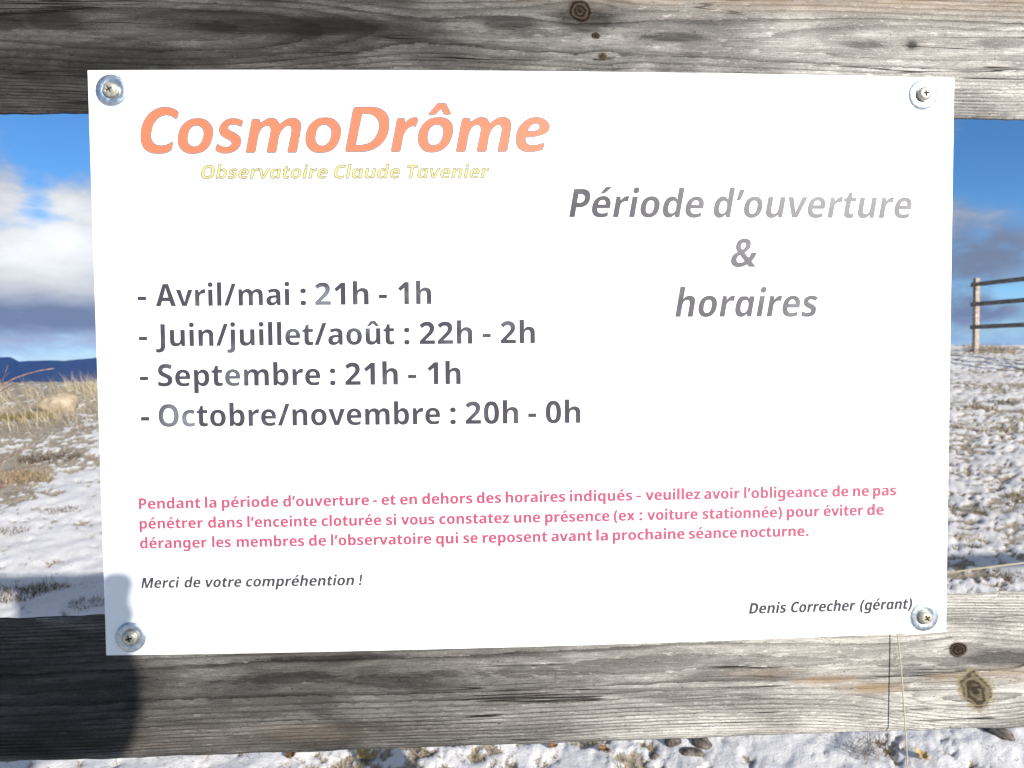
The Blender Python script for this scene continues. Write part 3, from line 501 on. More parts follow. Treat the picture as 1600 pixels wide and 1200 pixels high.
 '-12848,14586 -12281,17351 -12149,17480 -11975,17483 -11801,17486 -11627,17489 -11454,17491 -11332,17494 -11210,17498 -11089,17499 -10968,17492 -10870,17481 -10771,17466 -10674,17446 -10580,17419 -10468,17374 -10357,17320 -10254,17255 -10163,17179 -10089,17098 -10023,17007 -9968,16910 -9926,16809 -9901,16709 -9888,16604 -9884,16497 -9884,16391 -9887,16245 -9900,16098 -9923,15953 -9958,15811 -10001,15677 -10055,15544 -10119,15416 -10193,15295 -10279,15184 -10375,15079 -10480,14981 -10589,14892 -10697,14816 -10810,14747 -10928,14686 -11048,14634 -11167,14593 -11289,14560 -11413,14535 -11537,14514 -11690,14499 -11844,14495 -11999,14495 -12153,14495 -12307,14494 -12461,14494 -12615,14494 -12769,14496/-11694,17038 -11628,17039 -11562,17039 -11495,17039 -11429,17038 -11347,17037 -11265,17036 -11184,17031 -11105,17016 -11019,16986 -10934,16946 -10855,16897 -10784,16840 -10719,16771 -10662,16692 -10614,16607 -10579,16519 -10559,16434 -10549,16345 -10548,16254 -10552,16165 -10564,16075 -10583,15985 -10609,15896 -10639,15810 -10680,15717 -10728,15627 -10781,15539 -10840,15456 -10919,15356 -11005,15259 -11100,15173 -11202,15101 -11308,15051 -11423,15013 -11541,14985 -11659,14963 -11783,14945 -11908,14937 -12035,14934 -12162,14934 -11967,15874',
 '-9766,14570 -9539,15618 -9334,16666 -9245,16740 -8904,16741 -8814,16677 -8825,16425 -8788,16453 -8752,16481 -8716,16510 -8680,16538 -8623,16589 -8568,16643 -8511,16692 -8449,16732 -8388,16758 -8323,16777 -8255,16790 -8188,16797 -8140,16799 -8091,16797 -8042,16793 -7993,16788 -7923,16685 -7935,16620 -7948,16555 -7963,16490 -7982,16427 -8004,16370 -8029,16313 -8055,16257 -8083,16201 -8137,16216 -8190,16227 -8242,16234 -8294,16233 -8354,16220 -8413,16198 -8470,16168 -8523,16136 -8588,16089 -8648,16033 -8703,15973 -8754,15910 -8803,15842 -8847,15770 -8887,15695 -8921,15619 -8958,15510 -8983,15397 -9003,15282 -9025,15167 -9057,15022 -9088,14877 -9118,14732 -9148,14586 -9214,14509 -9702,14502',
 '-7193,17047 -6614,17716 -6483,17762 -6092,17763 -6011,17719 -5693,17085 -5743,17011 -6102,17009 -6166,17067 -6341,17405 -6688,17049 -6786,17000 -7161,16993/-7933,15352 -7932,15457 -7921,15564 -7903,15669 -7878,15772 -7846,15872 -7807,15971 -7761,16067 -7710,16159 -7652,16246 -7589,16331 -7519,16410 -7445,16482 -7355,16555 -7258,16622 -7156,16679 -7051,16725 -6933,16760 -6810,16782 -6685,16795 -6561,16801 -6454,16805 -6346,16805 -6239,16797 -6137,16777 -6041,16744 -5946,16701 -5858,16648 -5781,16584 -5719,16515 -5666,16435 -5622,16350 -5589,16262 -5571,16184 -5562,16103 -5559,16021 -5560,15939 -5571,15816 -5593,15693 -5625,15572 -5664,15454 -5711,15335 -5765,15218 -5827,15105 -5899,15000 -5978,14904 -6066,14813 -6161,14731 -6262,14660 -6362,14606 -6468,14561 -6578,14525 -6689,14497 -6770,14482 -6852,14472 -6934,14466 -7016,14464 -7133,14468 -7252,14480 -7367,14504 -7471,14545 -7559,14600 -7641,14670 -7714,14750 -7777,14835 -7817,14903 -7852,14975 -7881,15050 -7903,15126 -7915,15181 -7924,15238 -7929,15295/-7297,15353 -7301,15459 -7297,15566 -7284,15671 -7259,15773 -7229,15859 -7192,15944 -7146,16024 -7092,16096 -7041,16149 -6985,16197 -6925,16240 -6861,16274 -6791,16302 -6717,16321 -6641,16332 -6567,16330 -6507,16320 -6446,16302 -6389,16276 -6340,16244 -6298,16201 -6262,16149 -6234,16092 -6212,16034 -6198,15957 -6197,15875 -6205,15792 -6216,15711 -6232,15620 -6254,15529 -6283,15440 -6319,15355 -6359,15275 -6404,15197 -6457,15124 -6518,15064 -6584,15020 -6658,14984 -6736,14957 -6814,14940 -6888,14932 -6966,14931 -7041,14941 -7107,14966 -7156,15001 -7201,15049 -7239,15103 -7267,15159 -7281,15205 -7289,15254 -7294,15304',
 '618,15098 677,15050 582,14691 492,14659 401,14628 310,14600 218,14576 71,14544 -79,14520 -229,14507 -377,14508 -496,14518 -616,14534 -732,14561 -838,14604 -922,14655 -1002,14716 -1074,14787 -1133,14863 -1178,14952 -1209,15049 -1231,15151 -1245,15253 -1250,15366 -1244,15480 -1229,15595 -1208,15707 -1181,15816 -1147,15925 -1106,16030 -1056,16130 -999,16218 -935,16302 -864,16381 -789,16456 -699,16536 -602,16611 -499,16678 -392,16733 -274,16778 -150,16812 -23,16834 103,16843 220,16842 339,16830 455,16807 565,16772 655,16732 743,16685 824,16628 893,16563 943,16498 987,16425 1021,16348 1040,16271 1043,16189 1032,16103 1008,16019 972,15946 923,15887 861,15836 792,15790 722,15749 629,15705 529,15671 427,15643 325,15617 202,15587 78,15562 -46,15541 -171,15524 -282,15513 -393,15506 -505,15502 -616,15499 -622,15445 -625,15392 -624,15339 -618,15288 -602,15221 -578,15155 -546,15094 -505,15044 -450,15007 -384,14980 -312,14961 -242,14948 -161,14941 -78,14944 6,14954 89,14966 164,14978 238,14995 312,15013 386,15032 445,15048 503,15064 560,15081/-481,15899 -448,15969 -413,16038 -375,16104 -331,16166 -280,16227 -224,16285 -164,16337 -98,16378 -43,16404 16,16427 75,16441 133,16444 198,16433 264,16410 323,16376 363,16332 380,16289 389,16237 388,16184 378,16137 349,16088 304,16044 250,16006 196,15974 127,15945 52,15928 -25,15917 -102,15907 -196,15899 -291,15895 -386,15896',
]
# style, word, left x, left z, right x, right z, capital height (1/100 mm on the board)
WORDS = [
 ('I', 'Observatoire', -22595, 12724, -14081, 12714, 880),
 ('I', 'Claude', -13666, 12714, -9178, 12718, 884),
 ('I', 'Tavenier', -8687, 12719, -3104, 12733, 887),
 ('H', 'Période', 2363, 10069, 11832, 10050, 1935),
 ('H', 'd’ouverture', 12515, 10049, 26956, 10063, 1965),
 ('H', '&', 13754, 6624, 15644, 6621, 1963),
 ('H', 'horaires', 9790, 3157, 20086, 3115, 1974),
 ('B', '-', -27119, 4129, -26526, 4129, 1505),
 ('B', 'Avril/mai', -25899, 4129, -16834, 4135, 1507),
 ('B', ':', -16109, 4136, -15718, 4136, 1511),
 ('B', '21h', -15110, 4137, -11461, 4142, 1514),
 ('B', '-', -10776, 4143, -10208, 4144, 1516),
 ('B', '1h', -9465, 4145, -7179, 4150, 1519),
 ('B', '-', -27112, 1404, -26540, 1404, 1511),
 ('B', 'Juin/juillet/août', -25968, 1404, -9748, 1399, 1516),
 ('B', ':', -9086, 1399, -8709, 1399, 1525),
 ('B', '22h', -8033, 1399, -4393, 1399, 1528),
 ('B', '-', -3699, 1398, -3124, 1398, 1531),
 ('B', '2h', -2447, 1398, -63, 1398, 1534),
 ('B', '-', -27123, -1323, -26554, -1324, 1518),
 ('B', 'Septembre', -25893, -1326, -14856, -1356, 1521),
 ('B', ':', -14201, -1358, -13821, -1359, 1526),
 ('B', '21h', -13165, -1361, -9550, -1372, 1529),
 ('B', '-', -8860, -1375, -8275, -1377, 1532),
 ('B', '1h', -7527, -1379, -5233, -1387, 1534),
 ('B', '-', -27130, -4093, -26547, -4094, 1525),
 ('B', 'Octobre/novembre', -25924, -4095, -6686, -4144, 1531),
 ('B', ':', -5996, -4147, -5598, -4149, 1542),
 ('B', '20h', -4934, -4151, -1267, -4167, 1545),
 ('B', '-', -576, -4170, -17, -4172, 1549),
 ('B', '0h', 640, -4175, 3077, -4187, 1552),
 ('R', 'Pendant', -27427, -9755, -23235, -9738, 737),
 ('R', 'la', -22916, -9737, -22132, -9734, 737),
 ('R', 'période', -21765, -9733, -17908, -9721, 738),
 ('R', 'd’ouverture', -17566, -9720, -11677, -9708, 740),
 ('R', '-', -11391, -9708, -11135, -9707, 742),
 ('R', 'et', -10808, -9707, -9836, -9706, 742),
 ('R', 'en', -9523, -9706, -8363, -9705, 743),
 ('R', 'dehors', -8000, -9704, -4518, -9703, 744),
 ('R', 'des', -4211, -9703, -2515, -9704, 746),
 ('R', 'horaires', -2198, -9704, 1964, -9707, 748),
 ('R', 'indiqués', 2307, -9708, 6709, -9716, 751),
 ('R', '-', 7019, -9717, 7343, -9718, 754),
 ('R', 'veuillez', 7667, -9718, 11583, -9730, 756),
 ('R', 'avoir', 11883, -9731, 14443, -9740, 759),
 ('R', 'l’obligeance', 14774, -9741, 20909, -9769, 764),
 ('R', 'de', 21261, -9771, 22449, -9778, 768),
 ('R', 'ne', 22803, -9779, 23983, -9786, 770),
 ('R', 'pas', 24314, -9788, 26024, -9799, 772),
 ('R', 'pénétrer', -27432, -11129, -23101, -11125, 738),
 ('R', 'dans', -22741, -11125, -20383, -11124, 739),
 ('R', 'l’enceinte', -20050, -11124, -15289, -11123, 740),
 ('R', 'cloturée', -14963, -11123, -10853, -11123, 742),
 ('R', 'si', -10517, -11123, -9823, -11123, 744),
 ('R', 'vous', -9478, -11123, -7181, -11125, 745),
 ('R', 'constatez', -6835, -11125, -1974, -11128, 747),
 ('R', 'une', -1624, -11129, 203, -11131, 749),
 ('R', 'présence', 558, -11131, 5093, -11137, 752),
 ('R', '(ex', 5402, -11137, 6897, -11140, 754),
 ('R', ':', 7221, -11140, 7436, -11141, 755),
 ('R', 'voiture', 7783, -11141, 11400, -11148, 757),
 ('R', 'stationnée)', 11756, -11149, 17543, -11163, 762),
 ('R', 'pour', 17891, -11163, 20313, -11170, 767),
 ('R', 'éviter', 20622, -11171, 23570, -11180, 770),
 ('R', 'de', 23873, -11181, 25112, -11185, 773),
 ('R', 'déranger', -27438, -12496, -22868, -12492, 740),
 ('R', 'les', -22491, -12492, -21223, -12491, 741),
 ('R', 'membres', -20819, -12491, -16183, -12490, 742),
 ('R', 'de', -15857, -12490, -14681, -12491, 743),
 ('R', 'l’observatoire', -14333, -12491, -7413, -12496, 745),
 ('R', 'qui', -7084, -12496, -5544, -12498, 747),
 ('R', 'se', -5179, -12498, -4183, -12500, 748),
 ('R', 'reposent', -3835, -12500, 687, -12509, 750),
 ('R', 'avant', 985, -12509, 3848, -12516, 753),
 ('R', 'la', 4165, -12517, 4979, -12519, 755),
 ('R', 'prochaine', 5324, -12520, 10460, -12535, 757),
 ('R', 'séance', 10783, -12536, 14257, -12548, 762),
 ('R', 'nocturne.', 14560, -12549, 19512, -12570, 766),
 ('M', 'Merci', -27440, -15267, -24812, -15266, 725),
 ('M', 'de', -24474, -15266, -23366, -15267, 726),
 ('M', 'votre', -23032, -15267, -20552, -15271, 726),
 ('M', 'compréhention', -20253, -15272, -12794, -15299, 728),
 ('M', '!', -12467, -15301, -12215, -15302, 730),
 ('M', 'Denis', 15156, -18072, 17915, -18082, 772),
 ('M', 'Correcher', 18256, -18083, 23064, -18109, 776),
 ('M', '(gérant)', 23411, -18111, 27359, -18141, 782),
]

# ------------------------------------------------------------------ the notice board
BW, BH, BULGE, BT = .6, .3992, .006, .0032
ys = lambda u: -BULGE * (1 - (2 * u / BW) ** 2)
bm_, t, b = material('white_corrugated_plastic', (.80, .82, .835), rough=.36, spec=.5)
oc = t.obj()
sx = t.node('ShaderNodeSeparateXYZ'); t.put(sx.inputs[0], oc)
flute = t.math('SINE', t.mul(sx.outputs[0], 2 * math.pi / .0036))
t.put(b.inputs['Normal'], t.bump(t.add(t.mul(flute, .08), t.mul(t.noise(oc, 22, 3), 2.2)), .18, .0006))
t.put(b.inputs['Roughness'], t.rng(t.noise(oc, 30, 4), .3, .7, .33, .42))
b.inputs['Subsurface Weight'].default_value = 0.0
drip = t.noise(t.scale(oc, (60, 1, 4)), 1., 4, .6); blot = t.noise(oc, 9, 5, .6)
t.put(b.inputs['Base Color'], t.mix(t.mul(t.rng(t.add(t.mul(drip, .5), t.mul(blot, .5)), .5, .68), .5), (.80, .82, .835), (.70, .71, .705)))
nx = 120; us = np.linspace(-BW / 2, BW / 2, nx + 1)
v = []; f = []
for u in us:
    y = ys(u)
    v += [(u, y, BH / 2), (u, y, -BH / 2), (u, y + BT, -BH / 2), (u, y + BT, BH / 2)]
for i in range(nx):
    for j in range(4): f.append((4 * i + j, 4 * i + (j + 1) % 4, 4 * i + 4 + (j + 1) % 4, 4 * i + 4 + j))
f += [(0, 3, 2, 1), (4 * nx, 4 * nx + 1, 4 * nx + 2, 4 * nx + 3)]
board = tag(link('notice_board', v, f, bm_, smooth=False), 'white rectangular printed notice board screwed to the fence rails', 'sign')

def parse(s):
    out = []
    for c in s.split('/'):
        out.append([(int(p.rstrip('q').split(',')[0]), int(p.rstrip('q').split(',')[1]), p[-1] != 'q') for p in c.split()])
    return out
def flatten(c, n=4):
    """TrueType contour -> polyline"""
    pts = []
    for i in range(len(c)):
        a, b_ = c[i], c[(i + 1) % len(c)]; pts.append(a)
        if not a[2] and not b_[2]: pts.append(((a[0] + b_[0]) / 2, (a[1] + b_[1]) / 2, True))
    k = next(i for i, p in enumerate(pts) if p[2]); pts = pts[k:] + pts[:k]
    out = []; i = 0; N = len(pts)
    while i < N:
        p = pts[i]
        if p[2]: out.append((p[0], p[1])); i += 1
        else:
            a, c_ = out[-1], pts[(i + 1) % N]
            for s in range(1, n):
                q = s / n; out.append(((1 - q) ** 2 * a[0] + 2 * q * (1 - q) * p[0] + q * q * c_[0], (1 - q) ** 2 * a[1] + 2 * q * (1 - q) * p[1] + q * q * c_[1]))
            i += 1
    return out
area = lambda c: sum(c[i - 1][0] * c[i][1] - c[i][0] * c[i - 1][1] for i in range(len(c))) / 2
def inside(p, c):
    r = False
    for i in range(len(c)):
        (x0, y0), (x1, y1) = c[i - 1], c[i]
        if (y0 > p[1]) != (y1 > p[1]) and p[0] < (x1 - x0) * (p[1] - y0) / (y1 - y0) + x0: r = not r
    return r
def clean(c):
    o = []
    for p in c:
        if not o or abs(p[0] - o[-1][0]) + abs(p[1] - o[-1][1]) > 1e-9: o.append(p)
    if len(o) > 1 and abs(o[0][0] - o[-1][0]) + abs(o[0][1] - o[-1][1]) < 1e-9: o.pop()
    return o
def offset(c, d):
    """grow (+) or shrink (-) an outline that runs anticlockwise"""
    n = len(c); o = []
    for i in range(n):
        a, p, b_ = c[i - 1], c[i], c[(i + 1) % n]
        e0 = Vector((p[0] - a[0], p[1] - a[1])).normalized(); e1 = Vector((b_[0] - p[0], b_[1] - p[1])).normalized()
        nn = Vector((e0.y + e1.y, -e0.x - e1.x))
        if nn.length < 1e-6: o.append(p); continue
        nn.normalize(); s = d / max(.5, nn.dot(Vector((e0.y, -e0.x))))
        o.append((p[0] + nn.x * s, p[1] + nn.y * s))
    return o
def cut_above(c, h):
    o = []
    for i in range(len(c)):
        p, q = c[i - 1], c[i]
        if (p[1] > h) != (q[1] > h): s_ = (h - p[1]) / (q[1] - p[1]); o.append((p[0] + (q[0] - p[0]) * s_, h))
        if q[1] <= h: o.append(q)
    return o
class Ink:
    def __init__(s, lift, off=0., hole=0.): s.v = []; s.f = []; s.lift = lift; s.off = off; s.hole = hole
    def glyph(s, cs):
        cs = [clean(c) for c in cs]
        depth = [sum(inside(c[0], o) for o in cs if o is not c) for c in cs]
        for i, c in enumerate(cs):
            if depth[i] % 2: continue
            holes = [h for j, h in enumerate(cs) if depth[j] == depth[i] + 1 and inside(h[0], c)]
            polys = []
            for j, q in enumerate([c] + holes):
                if area(q) < 0: q = q[::-1]
                if s.off: q = offset(q, s.off) if j == 0 else (offset(q, s.hole) if s.hole else q)
                polys.append([Vector((x, y, 0)) for x, y in (q if j == 0 else q[::-1])])
            tri = tessellate_polygon(polys); flat = [p for P in polys for p in P]; n = len(s.v)
            s.v += [(p.x, ys(p.x) - s.lift, p.y) for p in flat]
            for a, b_, c_ in tri:
                A, B, C_ = flat[a], flat[b_], flat[c_]
                if (B - A).cross(C_ - A).z < 0: a, b_ = b_, a
                s.f.append((n + a, n + b_, n + c_))
    def stroke(s, cs, w, lift):
        for c in cs:
            c = clean(c); i_, o_ = offset(c, -w), offset(c, w); n = len(s.v); m = len(c)
            s.v += [(p[0], ys(p[0]) - lift, p[1]) for p in i_ + o_]
            for k in range(m): s.f.append((n + k, n + (k + 1) % m, n + m + (k + 1) % m, n + m + k))
    def build(s, name, mat, parent):
        o = link(name, s.v, s.f, mat, parent, smooth=False)
        for p in o.data.polygons:                     # every printed face looks out of the board
            if p.normal.y > 0: p.flip()
        return o

def ymap(y): return y * .965 if y <= 536 else (517 + (y - 536) * (714 - 517) / (714 - 536) if y <= 714 else y)
def word(ink, w, stroke=None, only=False):
    st, txt, u0, z0, u1, z1, cap = w
    font = FONT['b']; slant = 0 if st in 'BR' else .19
    pen = 0; gl = []
    for ch in txt:
        adv, enc = font[ch]
        cs = [flatten(c) for c in parse(enc)]
        if slant and ch == 'a':                       # the italic a has one storey: a d without its ascender
            adv, enc = font['d']
            cs = [cut_above(flatten(c), 540.) for c in parse(enc)]
        gl.append([[(x + pen + slant * ymap(y), ymap(y)) for x, y in c] for c in cs]); pen += adv
    xs = [p[0] for g in gl for c in g for p in c]; a, b_ = min(xs), max(xs)
    k = cap / 714
    for g in gl:
        cs = [[((u0 + (x - a) / (b_ - a) * (u1 - u0)) * 1e-5, (z0 + (x - a) / (b_ - a) * (z1 - z0) + y * k) * 1e-5) for x, y in c] for c in g]
        if not only: ink.glyph(cs)
        if stroke: ink.stroke(cs, *stroke)

def ink_material(name, col, rough=.4, spec=.5, glare_fade=True):
    m, t, b = material(name, col, rough, spec)
    oc = t.obj()
    sx = t.node('ShaderNodeSeparateXYZ'); t.put(sx.inputs[0], oc)
    t.put(b.inputs['Normal'], t.bump(t.mul(t.noise(oc, 22, 3), 2.2), .16, .0006))
    if glare_fade:     # pale patches: glare on the print, put into the ink colour
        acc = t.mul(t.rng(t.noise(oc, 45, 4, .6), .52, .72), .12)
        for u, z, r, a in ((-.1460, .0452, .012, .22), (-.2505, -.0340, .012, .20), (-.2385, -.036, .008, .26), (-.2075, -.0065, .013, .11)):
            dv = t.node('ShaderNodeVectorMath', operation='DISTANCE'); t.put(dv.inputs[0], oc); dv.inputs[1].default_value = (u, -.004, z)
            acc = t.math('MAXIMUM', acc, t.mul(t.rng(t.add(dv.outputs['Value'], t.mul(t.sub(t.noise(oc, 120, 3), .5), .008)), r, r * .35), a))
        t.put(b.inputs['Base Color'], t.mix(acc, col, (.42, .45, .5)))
    return m
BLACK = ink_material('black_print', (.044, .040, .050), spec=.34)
GREYOUT = ink_material('grey_outline_print', (.19, .17, .155), glare_fade=False)
ORANGE = ink_material('orange_print', (.66, .145, .068), glare_fade=False)
YELLOW = ink_material('yellow_print', (.47, .44, .15), glare_fade=False)
PINK = ink_material('red_print', (.34, .06, .115), glare_fade=False)

def lettering(name, styles, mat, sel=None, outl=None, bold=None):
    ws = [w for w in WORDS if w[0] in styles and (sel is None or sel(w))]
    if outl:
        o = Ink(.00012); r = Ink(0)
        for w in ws: word(o, w); word(r, w, (outl, .00026), True)
        ob = o.build(name, mat, board); r.build('outline', GREYOUT, ob); return ob
    o = Ink(.00012)
    for w in ws: word(o, w, (bold, .00022) if bold else None)
    return o.build(name, mat, board)
fill = Ink(.00012); edge = Ink(0)
for g in TITLE:
    cs = [[(float(x) * 1e-5, float(y) * 1e-5) for x, y in (p.split(',') for p in c.split())] for c in g.split('/')]
    fill.glyph(cs); edge.stroke(cs, .00036, .00026)
tt = fill.build('title_lettering', ORANGE, board); tt['label'] = 'large orange italic title with a thin grey outline'
edge.build('outline', GREYOUT, tt)
lettering('subtitle_lettering', 'I', YELLOW, outl=.00027)['label'] = 'small pale yellow italic subtitle outlined in grey'
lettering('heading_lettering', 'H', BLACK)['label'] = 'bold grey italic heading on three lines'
B_LINES = []
for w in WORDS:
    if w[0] == 'B':
        if w[1] == '-' and w[2] < -25000: B_LINES.append([])
        B_LINES[-1].append(w)
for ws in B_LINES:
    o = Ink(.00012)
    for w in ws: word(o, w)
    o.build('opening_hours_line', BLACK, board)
lettering('notice_paragraph', 'R', PINK, bold=.00013)['label'] = 'pink notice paragraph of three lines'
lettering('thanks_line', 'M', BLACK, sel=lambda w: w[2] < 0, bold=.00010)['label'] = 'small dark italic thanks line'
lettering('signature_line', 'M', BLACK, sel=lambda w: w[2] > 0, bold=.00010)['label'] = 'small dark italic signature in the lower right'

# ------------------------------------------------------------------ screws with wide zinc washers
ZINC, t, b = material('zinc_plate', (.62, .66, .70), .34, .5, 1.)
oc = t.obj(); nz_ = t.noise(oc, 260, 4, .6)
t.put(b.inputs['Roughness'], t.rng(nz_, .3, .7, .36, .50))
t.put(b.inputs['Base Color'], t.mix(t.rng(t.noise(oc, 500, 3), .4, .7), (.40, .45, .50), (.55, .60, .64)))
t.put(b.inputs['Normal'], t.bump(nz_, .25, .0003))
BRASS, t, b = material('yellow_passivated_steel', (.52, .46, .34), .36, .5, 1.)
oc = t.obj()
rc = t.attr('recess')
t.put(b.inputs['Base Color'], t.mix(rc, t.mix(t.rng(t.noise(oc, 420, 3), .4, .65), (.46, .42, .33), (.66, .62, .50)), (.035, .028, .02)))
t.put(b.inputs['Metallic'], t.rng(rc, 0., 1., .75, .1)); t.put(b.inputs['Roughness'], t.rng(rc, 0., 1., .42, .8))
t.put(b.inputs['Normal'], t.bump(t.noise(oc, 700, 3), .3, .0003))
def screw(u, z, ang, label, tilt=(0, 0)):
    root = thing('screw', label, 'screw', (u, ys(u), z), 'screws holding the notice board')
    w = MB(); R = .0104
    w.lathe([(.0028, 0.), (.0028, -.0011), (R - .0004, -.0012), (R, -.0008), (R, 0.)], 64)
    w.build('washer', ZINC, root)
    nr, na = 26, 72; v = []; rec = []; f = []
    hr = .0050; y0 = -.0012
    for i in range(nr + 1):
        r = hr * i / nr
        for j in range(na):
            a = 2 * math.pi * j / na; x, zz = r * math.cos(a), r * math.sin(a)
            h = .0034 * math.sqrt(max(0, 1 - (r / hr) ** 4.5)) * .92 + .0002
            xr, zr = x * math.cos(ang) + zz * math.sin(ang), -x * math.sin(ang) + zz * math.cos(ang)
            m_ = 0.
            for p, q_ in ((xr, zr), (zr, xr)):
                m_ = max(m_, float(sstep(abs(p), .00062, .00036) if False else 1 - sstep(abs(p), .00034, .00068)) * float(1 - sstep(abs(q_), .0019, .0024)))
            v.append((x, y0 - h + m_ * .0013, zz)); rec.append(m_)
    for i in range(nr):
        for j in range(na): f.append((i * na + j, i * na + (j + 1) % na, (i + 1) * na + (j + 1) % na, (i + 1) * na + j))
    n = len(v)
    for j in range(na): a = 2 * math.pi * j / na; v.append((hr * math.cos(a), 0, hr * math.sin(a))); rec.append(0)
    for j in range(na): f.append((nr * na + j, nr * na + (j + 1) % na, n + (j + 1) % na, n + j))
    h = link('screw_head', v, f, BRASS, root, attrs={'recess': rec}); h.rotation_euler = (tilt[0], 0, tilt[1])
screw(-.2842, .1863, .5, 'screw with bluish washer beside the orange title, top left corner', (.12, -.12))
screw(.2765, .1874, .15, 'screw with glaring white washer in the top right corner')
screw(-.2824, -.1869, .25, 'screw and washer partly in shade, bottom left corner')
screw(.2828, -.1877, .6, 'screw with grey washer beside the signature, bottom right corner')

# ------------------------------------------------------------------ dry grass, stalks, tufts, leaves, rock, bare twigs
def grass_mat(name, a, b_, c):
    m, t, b = material(name, rough=.7, spec=.2)
    tn = t.attr('tone')
    t.put(b.inputs['Base Color'], t.mix(t.rng(tn, .5, 1.), t.mix(t.rng(tn, 0., .5), a, b_), c))
    return m
DRY = grass_mat('dry_grass', (.10, .075, .04), (.23, .175, .10), (.42, .34, .21))
BLOND = grass_mat('blond_grass', (.20, .155, .10), (.36, .29, .19), (.52, .44, .31))
DARKGRASS = grass_mat('dark_dead_grass', (.045, .036, .026), (.10, .08, .055), (.20, .155, .105))
GOLD = grass_mat('golden_grass', (.12, .09, .05), (.25, .185, .10), (.36, .29, .19))
MOSS = grass_mat('mossy_grass', (.07, .06, .018), (.15, .13, .035), (.26, .21, .08))
def blades(name, P, L, W_, mat, lean=(0, 0), spread=.6, parent=None, curl=.5):
    n = len(P); P = np.asarray(P, float)
    th = rng.random(n) * 2 * math.pi; sp_ = spread * np.sqrt(rng.random(n))
    d = np.stack([np.cos(th) * sp_ + lean[0], np.sin(th) * sp_ + lean[1], np.ones(n)], -1); d /= np.linalg.norm(d, axis=1)[:, None]
    ph = rng.random(n) * 2 * math.pi
    side = np.stack([np.cos(ph), np.sin(ph), np.zeros(n)], -1) * (np.asarray(W_) / 2)[..., None]
    dr = np.stack([d[:, 0], d[:, 1], np.zeros(n)], -1); dr += 1e-6; dr /= np.linalg.norm(dr, axis=1)[:, None]
    L = np.asarray(L)[:, None]; cu = curl * rng.random(n)[:, None]
    p1 = P + d * L * .5; p2 = P + d * L + dr * L * cu * .5 - np.array([0, 0, 1]) * L * cu * .35
    V = np.stack([P - side, P + side, p1 + side * .8, p1 - side * .8, p2], 1).reshape(-1, 3)
    b0 = np.arange(n)[:, None] * 5
    F = (b0 + np.array([[0, 1, 2, 3]])).tolist() + (b0 + np.array([[3, 2, 4]])).tolist()
    return link(name, V, F, mat, parent, attrs={'tone': np.repeat(rng.random(n), 5)})
def scatter(n, azr, rr_, accept):
    a = np.radians(rng.uniform(azr[0], azr[1], n)); r = np.exp(rng.uniform(math.log(rr_[0]), math.log(rr_[1]), n))
    x = r * np.sin(a); y = r * np.cos(a) - .53
    k = rng.random(n) < accept(x, y, r); return x[k], y[k], r[k]
xs, ys_, rs = scatter(150000, (-46, 46), (1.2, 15), lambda x, y, r: sstep(bareness(x, y), .36, .58) * .55 + .035)
kind(tag(blades('winter_grass', np.stack([xs, ys_, terrain(xs, ys_)], -1), rng.uniform(.012, .035, len(xs)) * (1 + rs * .10), np.full(len(xs), .0022) * (1 + rs * .10), DRY, spread=1.3), 'short dead grass showing through the thin snow', 'grass'), 'stuff')
xs, ys_, rs = scatter(42000, (-46, -12), (8.8, 13.5), lambda x, y, r: (np.hypot((x + 5.2) / .42, (y - 9.0) / .35) > 1) * sstep(r, 8.8, 11.8) * (.12 + .6 * sstep(fbm2(x * 1.2, y * 1.2, 3), -.2, .35)))
kind(tag(blades('tall_dry_grass', np.stack([xs, ys_, terrain(xs, ys_)], -1), rng.uniform(.12, .42, len(xs)) * (.5 + .5 * sstep(fbm2(xs * .9, ys_ * .9 + 5, 2), -.3, .4)), rng.uniform(.003, .006, len(xs)), BLOND, lean=(-.35, 0), spread=.55), 'tall blond dry grass fringing the brow below the blue hills', 'grass'), 'stuff')

def tuft(x, y, r, n, L, label, mat=DRY, name='grass_tuft', cat='grass tuft', spread=.9, w=.003):
    a = rng.random(n) * 2 * math.pi; q = r * np.sqrt(rng.random(n)); z0 = float(terrain(x, y))
    px_, py_ = q * np.cos(a) * 1.5, q * np.sin(a)
    o = blades(name, np.stack([px_, py_, terrain(x + px_, y + py_) - z0], -1), rng.uniform(.4, 1, n) * L, np.full(n, w), mat, spread=spread)
    o.location = (x, y, z0); return tag(o, label, cat)
tuft(-2.16, 2.97, .11, 420, .075, 'dark dead tuft in the blue shade left of the board, at the frame edge', DARKGRASS)
tuft(-2.04, 3.06, .07, 220, .07, 'brownish tuft leaning on the dark tuft in the shade', DRY)
tuft(-1.725, 2.84, .065, 260, .045, 'small dark tuft in the shade touching the board edge', DARKGRASS)
tuft(-2.215, 3.48, .035, 90, .045, 'tiny brown tuft alone on sunlit snow just above the shade', DRY)
tuft(-2.78, 4.03, .08, 200, .06, 'low brown tuft on clean snow at the left edge', DARKGRASS)
tuft(-5.41, 8.75, .24, 600, .11, 'mossy yellow green tuft below the tall grass on the brow', MOSS, w=.006)
tuft(-3.62, 5.45, .24, 1100, .08, 'broad patch of golden brown grass on the left snow', GOLD, w=.0045)
tuft(-3.70, 6.17, .17, 520, .10, 'purplish brown heather clump behind the golden grass', DARKGRASS, name='heather_clump', cat='heather', w=.0045)
tuft(-2.73, 4.47, .08, 240, .055, 'small grey tuft midway down the left snow', DARKGRASS)
tuft(3.57, 4.27, .10, 320, .08, 'tan tuft lit above a dark hollow at the right edge', DRY)
tuft(3.2, 4.02, .10, 360, .045, 'olive green mossy tuft right of the board', MOSS)
tuft(2.687, 3.53, .055, 220, .045, 'brown tuft in broken snow close to the board edge', DRY)
